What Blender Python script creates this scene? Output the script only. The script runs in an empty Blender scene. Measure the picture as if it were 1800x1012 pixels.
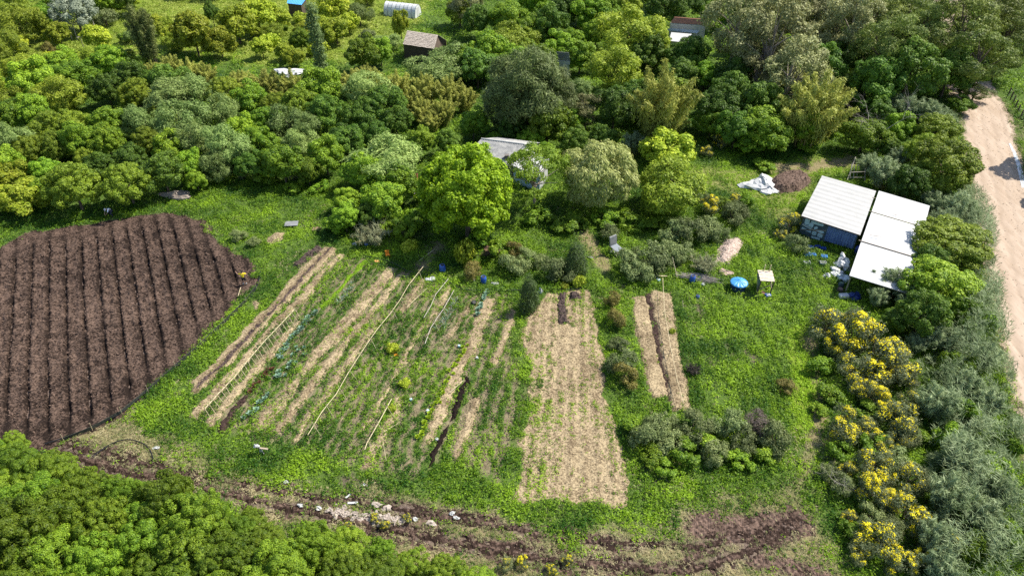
import bpy, math, random
import numpy as np
from mathutils import Vector, Matrix
R = np.random.default_rng(7)
C = bpy.context.scene.collection
SC = bpy.context.scene
# ---------------------------------------------------------------- camera
CAM_H, PITCH, F = 46.0, math.radians(38.0), 1285.0
cam_d = bpy.data.cameras.new('camera'); cam = bpy.data.objects.new('camera', cam_d); C.objects.link(cam)
cam.location = (0, 0, CAM_H); cam.rotation_euler = (math.pi/2 - PITCH, 0, 0)
cam_d.sensor_width = 36; cam_d.lens = F/1800*36; cam_d.clip_end = 3000; cam_d.clip_start = .5
SC.camera = cam
cp, sp = math.cos(PITCH), math.sin(PITCH)
def P(u, v, z=0.0):
    """point of the plane at height z that the drone saw at picture position u,v"""
    x = (u-900)/F; y = (506-v)/F
    dy = cp + y*sp; dz = -sp + y*cp
    t = (z-CAM_H)/dz
    return Vector((x*t, dy*t, z))
def dist(u, v, z=0.0): return (P(u, v, z)-Vector((0, 0, CAM_H))).length
def mpp(u, v, z=0.0):
    p = P(u, v, z); return (p.y*cp + (CAM_H-z)*sp)/F
def UV(p):
    d = p.y*cp + (CAM_H-p.z)*sp; yy = p.y*sp - (CAM_H-p.z)*cp
    return 900+F*p.x/d, 506-F*yy/d
def W2(pts): return np.array([P(u, v)[:2] for u, v in pts])
def poly(s): a = [float(q) for q in s.split()]; return list(zip(a[::2], a[1::2]))
# ---------------------------------------------------------------- noise
TAB = R.random((256, 256))
def vn(x, y, s=1.0, k=0):
    x = np.asarray(x)/s + k*17.3; y = np.asarray(y)/s + k*31.7
    xi = np.floor(x).astype(int); yi = np.floor(y).astype(int); fx = x-xi; fy = y-yi
    fx = fx*fx*(3-2*fx); fy = fy*fy*(3-2*fy)
    a = TAB[xi % 256, yi % 256]; b = TAB[(xi+1) % 256, yi % 256]; c = TAB[xi % 256, (yi+1) % 256]; d = TAB[(xi+1) % 256, (yi+1) % 256]
    return (a*(1-fx)+b*fx)*(1-fy)+(c*(1-fx)+d*fx)*fy - .5
def fbm(x, y, s, k=0, o=3):
    r = 0; a = 1
    for i in range(o): r = r + a*vn(x, y, s/2**i, k+i*3); a *= .5
    return r
def segdist(x, y, a, b):
    ax, ay = a; bx, by = b; dx, dy = bx-ax, by-ay
    t = np.clip(((x-ax)*dx+(y-ay)*dy)/(dx*dx+dy*dy+1e-9), 0, 1)
    return np.hypot(x-ax-t*dx, y-ay-t*dy)
def linedist(x, y, pts):
    d = np.full(np.shape(x), 1e9)
    for a, b in zip(pts[:-1], pts[1:]): d = np.minimum(d, segdist(x, y, a, b))
    return d
def sdf(x, y, pl):
    """signed distance to a polygon, positive inside"""
    d = linedist(x, y, list(pl)+[pl[0]])
    ins = np.zeros(np.shape(x), bool); n = len(pl)
    for i in range(n):
        x1, y1 = pl[i]; x2, y2 = pl[(i+1) % n]
        c = ((y1 > y) != (y2 > y)) & (x < (x2-x1)*(y-y1)/(y2-y1+1e-12)+x1)
        ins ^= c
    return np.where(ins, d, -d)
def sst(a, b, x): t = np.clip((x-a)/(b-a), 0, 1); return t*t*(3-2*t)
# ---------------------------------------------------------------- materials
def newmat(n):
    m = bpy.data.materials.new(n); m.use_nodes = True; m.node_tree.nodes.clear(); return m, m.node_tree
def nd(t, k, **kw):
    n = t.nodes.new(k)
    for a, b in kw.items():
        if a in n.inputs: n.inputs[a].default_value = b
        else: setattr(n, a, b)
    return n
def rgb(c): return (c[0], c[1], c[2], 1)
def leafmat(name, dark, light, tr=.3, var=.35, rough=.55, spec=.25):
    m, t = newmat(name)
    at = nd(t, 'ShaderNodeAttribute', attribute_name='tone'); mx = nd(t, 'ShaderNodeMix', data_type='RGBA')
    mx.inputs[6].default_value = rgb(dark); mx.inputs[7].default_value = rgb(light)
    t.links.new(at.outputs['Fac'], mx.inputs[0])
    oi = nd(t, 'ShaderNodeObjectInfo'); hs = nd(t, 'ShaderNodeHueSaturation')
    a = nd(t, 'ShaderNodeMapRange'); a.inputs[3].default_value = 1-var; a.inputs[4].default_value = 1+var
    b = nd(t, 'ShaderNodeMath', operation='MULTIPLY'); b.inputs[1].default_value = 7.31
    c = nd(t, 'ShaderNodeMath', operation='FRACT'); d = nd(t, 'ShaderNodeMapRange'); d.inputs[3].default_value = .5-.014*var/.35; d.inputs[4].default_value = .5+.004*var/.35
    t.links.new(oi.outputs['Random'], a.inputs[0]); t.links.new(oi.outputs['Random'], b.inputs[0]); t.links.new(b.outputs[0], c.inputs[0]); t.links.new(c.outputs[0], d.inputs[0])
    t.links.new(a.outputs[0], hs.inputs['Value']); t.links.new(d.outputs[0], hs.inputs['Hue']); t.links.new(mx.outputs[2], hs.inputs['Color'])
    bs = nd(t, 'ShaderNodeBsdfPrincipled', Roughness=rough); bs.inputs['Specular IOR Level'].default_value = spec
    tl = nd(t, 'ShaderNodeBsdfTranslucent'); ms = nd(t, 'ShaderNodeMixShader', Fac=tr); o = nd(t, 'ShaderNodeOutputMaterial')
    t.links.new(hs.outputs[0], bs.inputs['Base Color']); t.links.new(hs.outputs[0], tl.inputs['Color'])
    t.links.new(bs.outputs[0], ms.inputs[1]); t.links.new(tl.outputs[0], ms.inputs[2]); t.links.new(ms.outputs[0], o.inputs[0])
    return m
def mat(name, a, b=None, scale=3.0, rough=.7, metal=0.0, stretch=(1, 1, 1), lo=.35, hi=.65, bump=0.0, tone=False, detail=5):
    """two colours mixed by noise over the object"""
    m, t = newmat(name); bs = nd(t, 'ShaderNodeBsdfPrincipled', Roughness=rough, Metallic=metal); o = nd(t, 'ShaderNodeOutputMaterial')
    t.links.new(bs.outputs[0], o.inputs[0])
    if rough >= .75: bs.inputs['Specular IOR Level'].default_value = .12
    if b is None: bs.inputs['Base Color'].default_value = rgb(a); return m
    tc = nd(t, 'ShaderNodeTexCoord'); mp = nd(t, 'ShaderNodeMapping'); mp.inputs['Scale'].default_value = stretch
    no = nd(t, 'ShaderNodeTexNoise', Scale=scale, Detail=detail, Roughness=.65); mr = nd(t, 'ShaderNodeMapRange'); mr.inputs[1].default_value = lo; mr.inputs[2].default_value = hi
    mx = nd(t, 'ShaderNodeMix', data_type='RGBA'); mx.inputs[6].default_value = rgb(a); mx.inputs[7].default_value = rgb(b)
    t.links.new(tc.outputs['Object'], mp.inputs[0]); t.links.new(mp.outputs[0], no.inputs['Vector']); t.links.new(no.outputs['Fac'], mr.inputs[0])
    f = mr.outputs[0]
    if tone:
        at = nd(t, 'ShaderNodeAttribute', attribute_name='tone'); ad = nd(t, 'ShaderNodeMath', operation='ADD'); sb = nd(t, 'ShaderNodeMath', operation='SUBTRACT', use_clamp=True); sb.inputs[1].default_value = .5
        t.links.new(f, ad.inputs[0]); t.links.new(at.outputs['Fac'], ad.inputs[1]); t.links.new(ad.outputs[0], sb.inputs[0]); f = sb.outputs[0]
    t.links.new(f, mx.inputs[0]); t.links.new(mx.outputs[2], bs.inputs['Base Color'])
    if bump:
        bp = nd(t, 'ShaderNodeBump', Strength=bump, Distance=.05); t.links.new(no.outputs['Fac'], bp.inputs['Height']); t.links.new(bp.outputs[0], bs.inputs['Normal'])
    return m
# ---------------------------------------------------------------- meshes
def mkmesh(name, V, Q, tone=None, material=None, smooth=False, extra=None):
    V = np.asarray(V, np.float32).reshape(-1, 3); Q = np.asarray(Q, np.int32); k = Q.shape[1]
    me = bpy.data.meshes.new(name)
    me.vertices.add(len(V)); me.vertices.foreach_set('co', V.ravel())
    me.loops.add(Q.size); me.loops.foreach_set('vertex_index', Q.ravel())
    me.polygons.add(len(Q)); me.polygons.foreach_set('loop_start', np.arange(0, Q.size, k, dtype=np.int32))
    me.polygons.foreach_set('loop_total', np.full(len(Q), k, np.int32))
    me.polygons.foreach_set('use_smooth', np.full(len(Q), smooth))
    if tone is not None:
        a = me.attributes.new('tone', 'FLOAT', 'POINT'); a.data.foreach_set('value', np.asarray(tone, np.float32).ravel())
    for nme, arr in (extra or {}).items():
        a = me.attributes.new(nme, 'FLOAT_COLOR', 'POINT'); a.data.foreach_set('color', np.asarray(arr, np.float32).ravel())
    me.update(calc_edges=True)
    if material: me.materials.append(material)
    return me
def link(name, me, parent=None, loc=(0, 0, 0), rz=0):
    o = bpy.data.objects.new(name, me); C.objects.link(o); o.location = loc; o.rotation_euler = (0, 0, rz)
    if parent: o.parent = parent
    return o
def tag(o, label, cat, group=None):
    o['label'] = label; o['category'] = cat
    if group: o['group'] = group
    return o
def thing(name, label, cat, loc=(0, 0, 0), rz=0, group=None):
    return tag(link(name, None, None, loc, rz), label, cat, group)
class MB:
    def __init__(s): s.v = []; s.f = []
    def add(s, vs, fs):
        b = len(s.v); s.v += [tuple(v) for v in vs]; s.f += [tuple(b+i for i in f) for f in fs]; return s
    def box(s, c, d, rz=0, M=None):
        x, y, z = d[0]/2, d[1]/2, d[2]/2; vs = [Vector((i*x, j*y, k*z)) for i in (-1, 1) for j in (-1, 1) for k in (-1, 1)]
        M = M or Matrix.Rotation(rz, 3, 'Z')
        return s.add([M @ v + Vector(c) for v in vs], [(0, 1, 3, 2), (4, 6, 7, 5), (0, 4, 5, 1), (2, 3, 7, 6), (0, 2, 6, 4), (1, 5, 7, 3)])
    def bar(s, a, b, w, h, up=(0, 0, 1)):
        a = Vector(a); b = Vector(b); x = (b-a); L = x.length; x.normalize(); up = Vector(up)
        y = up.cross(x)
        if y.length < 1e-3: y = Vector((1, 0, 0))
        y.normalize(); z = x.cross(y); M = Matrix((x, y, z)).transposed()
        return s.box((a+b)/2, (L, w, h), M=M)
    def tube(s, pts, r, n=6, cap=True):
        pts = [Vector(p) for p in pts]; rr = r if hasattr(r, '__len__') else [r]*len(pts); rings = []
        for i, p in enumerate(pts):
            t = (pts[min(i+1, len(pts)-1)]-pts[max(i-1, 0)]).normalized()
            q = t.orthogonal().normalized() if abs(t.z) > .9 else Vector((0, 0, 1)).cross(t).normalized(); w = t.cross(q)
            rings.append([p + (q*math.cos(2*math.pi*k/n)+w*math.sin(2*math.pi*k/n))*rr[i] for k in range(n)])
        vs = [v for g in rings for v in g]; fs = []
        for i in range(len(pts)-1):
            for k in range(n): fs.append((i*n+k, i*n+(k+1) % n, (i+1)*n+(k+1) % n, (i+1)*n+k))
        if cap: fs += [tuple(range(n))[::-1], tuple((len(pts)-1)*n+k for k in range(n))]
        return s.add(vs, fs)
    def lathe(s, prof, n=20, c=(0, 0, 0), flute=0, fn=0):
        vs = []; m = len(prof)
        for r, z in prof:
            for k in range(n):
                a = 2*math.pi*k/n; vs.append((c[0]+r*math.cos(a), c[1]+r*math.sin(a), c[2]+z))
        fs = [(i*n+k, i*n+(k+1) % n, (i+1)*n+(k+1) % n, (i+1)*n+k) for i in range(m-1) for k in range(n)]
        fs.append(tuple((m-1)*n+k for k in range(n)));
        return s.add(vs, fs)
    def quad(s, a, b, c, d, th=.03, n=None):
        """a slab between four corners, th thick downwards"""
        a, b, c, d = [Vector(q) for q in (a, b, c, d)]; nn = (b-a).cross(d-a).normalized()*th
        return s.add([a, b, c, d, a-nn, b-nn, c-nn, d-nn], [(0, 1, 2, 3), (7, 6, 5, 4), (0, 4, 5, 1), (1, 5, 6, 2), (2, 6, 7, 3), (3, 7, 4, 0)])
    def corr(s, a, b, c, d, n=30, amp=.025, steps=8, th=.02):
        """corrugated sheet: waves run from a-b side to d-c side"""
        a, b, c, d = [Vector(q) for q in (a, b, c, d)]; nn = (b-a).cross(d-a).normalized(); vs = []; m = n*steps+1
        for off in (0, -th):
            for i in range(m):
                t = i/(m-1); w = nn*(amp*math.sin(2*math.pi*n*t)+off); vs += [a.lerp(b, t)+w, d.lerp(c, t)+w]
        fs = []
        for i in range(m-1):
            fs += [(2*i, 2*i+2, 2*i+3, 2*i+1), (2*m+2*i+1, 2*m+2*i+3, 2*m+2*i+2, 2*m+2*i), (2*i, 2*m+2*i, 2*m+2*i+2, 2*i+2), (2*i+1, 2*i+3, 2*m+2*i+3, 2*m+2*i+1)]
        return s.add(vs, fs)
    def blob(s, c, r, seed=0, n=10, m=6, rough=.25, flat=True):
        g = random.Random(seed); vs = []
        ph = [g.random()*6.28 for _ in range(6)]
        for i in range(m+1):
            th = math.pi*i/m
            for k in range(n):
                a = 2*math.pi*k/n
                q = 1+rough*(math.sin(2*a+ph[0]+th*2)*.5+math.sin(3*a+ph[1])*.4+math.sin(5*a+ph[2]+3*th)*.3+math.sin(4*th+ph[3])*.3+(g.random()-.5)*.5)
                z = math.cos(th)*r[2]*q
                if flat: z = max(z, -r[2]*.15)
                vs.append((c[0]+math.sin(th)*math.cos(a)*r[0]*q, c[1]+math.sin(th)*math.sin(a)*r[1]*q, c[2]+z))
        fs = [(i*n+k, (i+1)*n+k, (i+1)*n+(k+1) % n, i*n+(k+1) % n) for i in range(m) for k in range(n)]
        return s.add(vs, fs)
    def build(s, name, m, parent=None, smooth=False, bevel=0, base=None, rel=True):
        me = bpy.data.meshes.new(name)
        off = Vector(base) if base is not None else (parent.matrix_basis.translation if (parent and rel) else Vector((0, 0, 0)))
        inv = Matrix.Rotation(-parent.rotation_euler.z, 3, 'Z') if (parent and rel and base is None) else Matrix.Identity(3)
        me.from_pydata([inv @ (Vector(v)-off) for v in s.v], [], s.f); me.materials.append(m)
        if smooth: me.polygons.foreach_set('use_smooth', [True]*len(me.polygons))
        me.update()
        o = link(name, me, parent, off if not parent else (0, 0, 0))
        if bevel:
            b = o.modifiers.new('bevel', 'BEVEL'); b.width = bevel; b.segments = 2; b.limit_method = 'ANGLE'
        return o
def loc(o): return o.location
def quads(Cn, A, B, L, Wd):
    """leaf quads: centres, long axis, width axis, lengths, widths"""
    L = np.asarray(L)[:, None]; Wd = np.asarray(Wd)[:, None]
    V = np.stack([Cn-A*L/2, Cn+B*Wd/2+A*L*.08, Cn+A*L/2, Cn-B*Wd/2+A*L*.08], 1).reshape(-1, 3)
    return V, np.arange(len(Cn)*4).reshape(-1, 4)
def unit(v): return v/(np.linalg.norm(v, axis=1, keepdims=True)+1e-9)
def rndunit(r, n): return unit(r.normal(size=(n, 3)))
def frame(r, N, pref=None, k=0):
    A = rndunit(r, len(N))
    if pref is not None: A = unit(A*(1-k)+pref*k)
    A = unit(A-N*np.sum(A*N, 1)[:, None]); return A, np.cross(N, A)
# ================================================================ light
SUN_EL, SUN_AZ = math.radians(53), math.radians(22)      # azimuth from +X towards +Y (behind and right)
S = Vector((math.cos(SUN_EL)*math.cos(SUN_AZ), math.cos(SUN_EL)*math.sin(SUN_AZ), math.sin(SUN_EL)))
sd = bpy.data.lights.new('sun', 'SUN'); sd.energy = 5.0; sd.angle = math.radians(.5); sd.color = (1, .94, .82)
so = bpy.data.objects.new('sun', sd); C.objects.link(so); so.rotation_euler = S.to_track_quat('Z', 'Y').to_euler(); so.location = (60, 40, 90)
w = bpy.data.worlds.new('World'); SC.world = w; w.use_nodes = True; t = w.node_tree
sk = nd(t, 'ShaderNodeTexSky', sky_type='NISHITA'); sk.sun_disc = False; sk.sun_elevation = SUN_EL; sk.sun_rotation = math.pi/2-SUN_AZ
bg = t.nodes['Background']; t.links.new(sk.outputs[0], bg.inputs[0]); bg.inputs[1].default_value = .12
SC.view_settings.view_transform = 'Standard'; SC.view_settings.look = 'None'; SC.view_settings.exposure = .68; SC.view_settings.gamma = 1
SC.cycles.max_bounces = 6; SC.cycles.diffuse_bounces = 3; SC.cycles.transmission_bounces = 3; SC.cycles.glossy_bounces = 2; SC.cycles.transparent_max_bounces = 4
SC.cycles.caustics_reflective = False; SC.cycles.caustics_refractive = False
SC.cycles.use_denoising = False
# ================================================================ ground layout (traced outlines, laid on the ground plane)
FIELD = W2(poly('-60 470 -5 436 60 405 180 388 300 372 362 388 382 424 430 450 455 468 448 500 425 522 330 625 270 680 205 735 100 783 60 800 -60 770'))
FIELD_IN = W2(poly('-60 490 0 452 60 428 180 402 300 384 352 396 372 428 436 470 446 484 424 510 330 612 250 690 180 735 95 775 40 775 -60 750'))
TRACK = [W2(poly('100 780 200 800 300 826 420 850 560 872 700 893 850 917 1000 948 1200 960 1330 945 1400 915')),
         W2(poly('60 775 130 800 200 822 330 850 500 890 650 920 800 952 1000 988 1200 1004 1300 975 1385 930')),
         W2(poly('1200 962 1330 985 1440 1010 1500 1040')), W2(poly('1235 925 1310 930 1400 912')), W2(poly('95 788 150 806 215 832'))]
TRACK_W = [.6, .8, .6, 1.25, 1.0]
DRY = W2(poly('90 760 205 738 285 775 450 832 640 868 800 905 1000 930 1180 930 1250 880 1380 850 1420 870 1480 980 1520 1050 760 1050 600 950 430 905 250 860'))
ROAD_C = W2(poly('1668 -30 1666 20 1672 80 1705 150 1733 205 1750 300 1774 400 1800 500 1828 600 1862 720 1908 860 1990 1100'))
LAWN = W2(poly('1200 290 1300 300 1420 275 1520 272 1500 300 1440 310 1420 340 1380 390 1340 380 1310 340 1240 330'))
MEADOW = W2(poly('-120 20 300 -30 760 -30 740 45 640 110 480 110 380 100 200 90 60 110 -100 130'))
WOOD = W2(poly('-300 130 0 110 250 120 520 150 640 100 760 60 1200 -40 2100 -60 2100 130 1700 200 1620 330 1520 260 1240 270 1000 370 700 380 600 300 420 310 300 360 180 370 0 420 -300 520'))
GARDEN = W2(poly('560 440 640 452 720 474 800 508 905 512 900 600 930 690 905 800 890 860 780 800 740 840 640 830 560 800 470 775 380 755 340 735 460 600 520 520'))
STRIP_LIME = W2(poly('1388 575 1415 575 1432 690 1436 770 1398 775 1390 650'))
PATHS = [(W2(poly('1015 400 1035 420 1050 450 1065 475')), .75), (W2(poly('770 432 752 452 742 470')), .8), (W2(poly('1500 282 1440 290 1380 297')), 1.5), (W2(poly('1424 590 1440 680 1436 760 1415 830 1395 880')), .22)]
BEDS = [  # name, category, outline, height, material key, weeds, label
 ('straw_bed', 'garden bed', '571 431 527 473 482 527 447 559 400 612 337 671 338 690 352 690 430 614 478 561 520 516 560 476 597 437', .13, 'straw', .05, 'long straw mulched bed nearest the ploughed field'),
 ('soil_strip', 'garden bed', '581 434 537 478 498 522 458 562 430 594 386 640 342 680 347 688 392 648 438 600 464 568 504 528 542 484 588 436', .19, 'clod', .0, 'long dark soil strip along the middle of the leftmost straw bed'),
 ('straw_bed', 'garden bed', '592 445 545 498 507 536 466 581 420 633 376 680 328 730 328 738 347 737 402 676 455 612 500 561 541 524 575 478 608 445', .12, 'straw', .12, 'straw bed directly left of the long bean trellis with many canes'),
 ('soil_bed', 'garden bed', '556 430 515 465 524 473 568 434', .2, 'clod', .03, 'short dark cloddy bed at the upper left corner of the garden'),
 ('straw_bed', 'garden bed', '524 561 486 598 427 664 361 741 365 750 373 750 442 668 500 603 531 562', .1, 'straw', .1, 'thin straw strip along the right foot of the many-caned trellis'),
 ('soil_bed', 'garden bed', '427 693 381 751 384 758 393 759 438 697', .13, 'darksoil', 0, 'short bed of bare dark brown soil in the lower left garden'),
 ('lime_bed', 'garden bed', '640 455 600 497 562 538 566 543 606 503 648 457', .1, 'lime', 0, 'narrow bright lime green strip of seedlings in the upper left garden'),
 ('straw_bed', 'garden bed', '683 468 655 497 618 540 575 587 545 623 525 655 533 668 565 632 602 592 640 546 672 509 697 473', .12, 'straw', .1, 'pale straw bed starting just below the orange pot'),
 ('straw_bed', 'garden bed', '702 478 672 515 640 552 605 595 575 630 545 666 512 712 478 757 490 766 530 714 565 667 600 624 625 590 660 550 690 512 714 475', .12, 'straw', .12, 'long pale straw bed left of the single-pole trellis'),
 ('straw_bed', 'garden bed', '520 658 490 690 455 735 452 752 470 752 500 716 532 668', .06, 'straw', .35, 'weedy litter covered bed beside the withered brown plant'),
 ('straw_bed', 'garden bed', '668 553 640 585 600 640 570 690 535 733 508 775 520 778 548 736 582 691 612 646 650 596 678 554', .09, 'straw', .2, 'greyish straw strip running under the single-pole trellis'),
 ('straw_bed', 'garden bed', '740 487 715 520 698 546 712 549 730 522 751 491', .1, 'straw', .15, 'short straw bed below the white sack'),
 ('straw_bed', 'garden bed', '744 560 722 600 680 675 650 725 624 764 630 768 660 730 690 680 732 604 750 563', .07, 'straw', .35, 'thin weedy straw strip in the middle of the garden'),
 ('straw_bed', 'garden bed', '786 500 766 535 745 575 752 580 775 545 796 508', .07, 'straw', .35, 'weedy straw bed between two leaning poles at the top of the garden'),
 ('straw_bed', 'garden bed', '823 530 806 556 785 592 790 600 812 566 832 535', .08, 'straw', .25, 'narrow straw bed beside the black pot'),
 ('straw_bed', 'garden bed', '848 525 828 575 815 605 790 650 768 705 742 776 752 784 768 765 795 705 815 655 845 600 862 555 872 521', .11, 'straw', .12, 'long straw bed right of the lime lettuce row'),
 ('compost_strip', 'garden bed', '818 658 800 705 780 752 764 782 750 812 741 832 753 832 764 810 777 786 793 757 809 714 826 664', .12, 'black', .02, 'strip of nearly black compost in patches beside the straw'),
 ('straw_bed', 'garden bed', '830 698 812 745 790 803 800 811 810 806 832 745 846 699', .13, 'straw', .02, 'short clean straw bed right of the black compost strip'),
 ('straw_bed', 'garden bed', '900 540 880 588 860 634 872 640 893 595 910 550', .12, 'straw', .05, 'short straw bed left of the small conifer'),
 ('straw_bed', 'garden bed', '698 690 676 735 640 800 636 825 652 828 668 790 700 735 715 695', .06, 'straw', .4, 'weedy straw strip under the leaning pole in the lower garden'),
 ('straw_field', 'garden bed', '955 512 1036 511 1046 560 1060 620 1070 700 1082 765 1109 828 1104 890 1060 884 1005 888 903 878 908 840 922 760 934 690 930 640 905 600 925 572', .07, 'straw', .3, 'broad straw mulched plot with weeds in rows at the garden centre'),
 ('soil_bed', 'garden bed', '978 516 996 514 998 545 999 570 982 570 980 540', .26, 'clod', .02, 'dark cloddy strip at the top of the broad straw plot'),
 ('soil_heap', 'soil heap', '1002 515 1018 513 1024 523 1014 530 1003 527', .4, 'clod', .02, 'small dark soil heap at the top of the broad straw plot'),
 ('soil_bed', 'garden bed', '1134 516 1146 514 1154 556 1162 600 1176 668 1188 724 1172 700 1164 664 1150 610 1141 565', .05, 'darksoil', .04, 'dark furrow strip between the two right straw beds'),
 ('straw_bed', 'garden bed', '1110 524 1136 520 1146 575 1155 620 1169 668 1178 696 1148 704 1134 668 1121 600 1112 560', .16, 'straw', .03, 'wide straw bed left of the furrow by the two brown bushes'),
 ('straw_bed', 'garden bed', '1142 509 1178 513 1189 575 1201 640 1216 720 1182 724 1170 660 1156 590 1147 545', .16, 'straw', .08, 'straw bed crossed lengthwise by the lone string line'),
]
BEDP = [W2(poly(b[2])) for b in BEDS]
PATCH = [W2(poly(s)) for s in ('1222 530 1234 532 1232 560 1226 560', '1276 590 1282 590 1288 620 1282 622', '1312 610 1318 608 1332 640 1326 642', '1248 628 1256 630 1252 644 1244 640',
    '590 835 620 830 640 850 600 852', '1150 545 1160 540 1165 560 1155 565')]
SHEDFP = W2(poly('1390 445 1500 500 1610 545 1680 400 1560 345 1455 330'))
STRAW_PILE = W2(poly('1270 424 1296 418 1306 428 1296 448 1278 464 1258 460 1262 442'))
STRAW_HEAPS = [W2(poly(s)) for s in ('468 417 488 408 503 408 502 420 482 430 468 428', '441 531 450 525 459 530 456 542 445 546')]
COMPOST = W2(poly('1352 318 1370 306 1400 302 1424 312 1426 324 1404 336 1372 342 1354 334'))
PATCH_S = W2(poly('640 870 760 905 720 925 600 895'))
XMIN, XMAX = -60, 75
def rowpos(x, y):
    """which garden row a ground point lies on (the rows fan out)"""
    d_ = y*cp+CAM_H*sp; u = 900+F*x/d_; v = 506-F*(y*sp-CAM_H*cp)/d_
    A0 = np.array([300, 525, 600, 693, 770, 870, 950, 1010, 1150, 1300, 1500.]); B0 = np.array([85, 310, 392, 494, 605, 762, 918, 1005, 1215, 1400, 1640.])
    lo, hi = np.full(np.shape(x), 300.), np.full(np.shape(x), 1500.); t_ = np.clip((v-500)/260, -.6, 1.6)
    for _ in range(16):
        m_ = (lo+hi)/2; q = m_+(np.interp(m_, A0, B0)-m_)*t_; up = q < u; lo = np.where(up, m_, lo); hi = np.where(up, hi, m_)
    return lo
def warp(x, y, a=.25, s=.9): return x+a*2*vn(x, y, s, 3)+a*.8*vn(x, y, s*.33, 4), y+a*2*vn(x, y, s, 5)+a*.8*vn(x, y, s*.33, 6)
def zones(x, y):
    xw, yw = warp(x, y, .3); n1 = fbm(x, y, 3.0, 9); z = {}
    z['field'] = sst(-.3, .3, sdf(*warp(x, y, .45, 1.5), FIELD)-.15+.5*fbm(x, y, .9, 22)); dry = sst(-1.2, 1.2, sdf(xw, yw, DRY)+n1*2.2)
    z['dry'] = dry
    tr = 0
    for pl, wd in zip(TRACK, TRACK_W): tr = np.maximum(tr, sst(-.5, .5, wd-.25-linedist(xw, yw, pl)+n1*.5))
    z['track'] = tr
    z['road'] = sst(-.6, .6, 3.6-linedist(xw, yw, ROAD_C)+n1*.5)
    p = 0
    for pl, wd in PATHS: p = np.maximum(p, sst(-.5, .5, wd-linedist(xw, yw, pl)+n1*.8))
    z['path'] = p
    z['lawn'] = sst(-1, 1, sdf(x, y, LAWN)); z['meadow'] = sst(-3, 3, sdf(x, y, MEADOW)+n1*6)
    z['wood'] = sst(-1.5, 1.5, sdf(x, y, WOOD)); z['lime'] = sst(-.4, .4, sdf(xw, yw, STRIP_LIME)+n1*1.3)
    q = 0
    for pl in PATCH: q = np.maximum(q, sst(-.15, .2, sdf(xw, yw, pl)+fbm(x, y, .6, 21)*.4))
    z['patch'] = q
    z['litter'] = sst(-.4, 1.0, sdf(xw, yw, GARDEN)) * sst(-.25, .25, .62*np.sin(rowpos(xw, yw)*2*np.pi/13.5)+.7*fbm(x, y, 3, 120)+.4*vn(x, y, .5, 121)+.06)
    z['pile'] = np.maximum(sst(-.2, .2, sdf(xw, yw, STRAW_PILE)), sst(-.3, .3, sdf(xw, yw, COMPOST)))
    for h in STRAW_HEAPS: z['pile'] = np.maximum(z['pile'], sst(-.2, .2, sdf(xw, yw, h)))
    return z
def bedmask(x, y):
    """how far inside the beds and how weedy there"""
    xw0, yw0 = warp(x, y, .2, .8); xw1, yw1 = warp(x, y, .5, 1.7); m = np.zeros(np.shape(x)); wd = np.ones(np.shape(x))
    for b, pl in zip(BEDS, BEDP):
        lo, hi = pl.min(0)-.5, pl.max(0)+.5; k = (x > lo[0]) & (x < hi[0]) & (y > lo[1]) & (y < hi[1])
        if not k.any(): continue
        xw, yw = (xw1, yw1) if b[0] == 'straw_field' else (xw0, yw0); s = sst(-.12, .15, sdf(xw[k], yw[k], pl)); mm = m[k]; ww = wd[k]; up = s > mm; ww[up] = b[5]; mm[up] = s[up]; m[k] = mm; wd[k] = ww
    return m, wd
# ---------------------------------------------------------------- ground sheet
gx = np.concatenate([np.linspace(-1200, -140, 16), np.arange(-136, -62, 1.2), np.arange(-62, 70, .24), np.arange(70, 150, 1.2), np.linspace(152, 1200, 16)])
gy = np.concatenate([np.linspace(-600, 8, 10), np.arange(10, 24, 1.0), np.arange(24, 106, .26), np.arange(106, 220, 1.0), np.linspace(222, 2200, 24)])
X, Y = np.meshgrid(gx, gy, indexing='ij'); x = X.ravel(); y = Y.ravel()
zn = zones(x, y)
Z = .05*fbm(x, y, 2.5, 1) + .03*fbm(x, y, .7, 2) - .03
Z += zn['track']*(.08*fbm(x, y, .6, 12) - .10)
Z -= .35*np.exp(-((linedist(x, y, ROAD_C)-4.6)/.6)**2)*(x > ROAD_C[:, 0].min()-20)*(np.interp(y, ROAD_C[:, 1][::-1], ROAD_C[:, 0][::-1]) < x)
Z -= zn['field']*.12 + zn['road']*.1
nx, ny = len(gx), len(gy); I = np.arange(nx*ny).reshape(nx, ny)
Q = np.stack([I[:-1, :-1], I[1:, :-1], I[1:, 1:], I[:-1, 1:]], -1).reshape(-1, 4)
soil = np.clip(np.maximum.reduce([zn['track'], zn['patch']*.8, zn['field']]), 0, 1)
drym = np.clip(np.maximum.reduce([zn['dry']*.95, zn['path'], zn['lawn']*.45]), 0, 1)
lime = np.clip(np.maximum.reduce([zn['meadow'], zn['lime'], zn['lawn']*.8]), 0, 1)
wood = zn['wood']*(1-zn['meadow'])
COL = np.stack([soil, drym, lime, zn['litter']], -1)
m, t = newmat('earth and grass')
at = nd(t, 'ShaderNodeAttribute', attribute_name='zone'); sep = nd(t, 'ShaderNodeSeparateColor'); t.links.new(at.outputs['Color'], sep.inputs[0])
ge = nd(t, 'ShaderNodeNewGeometry')
def nz(sc, lo, hi, det=6):
    n = nd(t, 'ShaderNodeTexNoise', Scale=sc, Detail=det, Roughness=.7); r = nd(t, 'ShaderNodeMapRange'); r.inputs[1].default_value = lo; r.inputs[2].default_value = hi
    t.links.new(ge.outputs['Position'], n.inputs['Vector']); t.links.new(n.outputs['Fac'], r.inputs[0]); return r.outputs[0]
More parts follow.
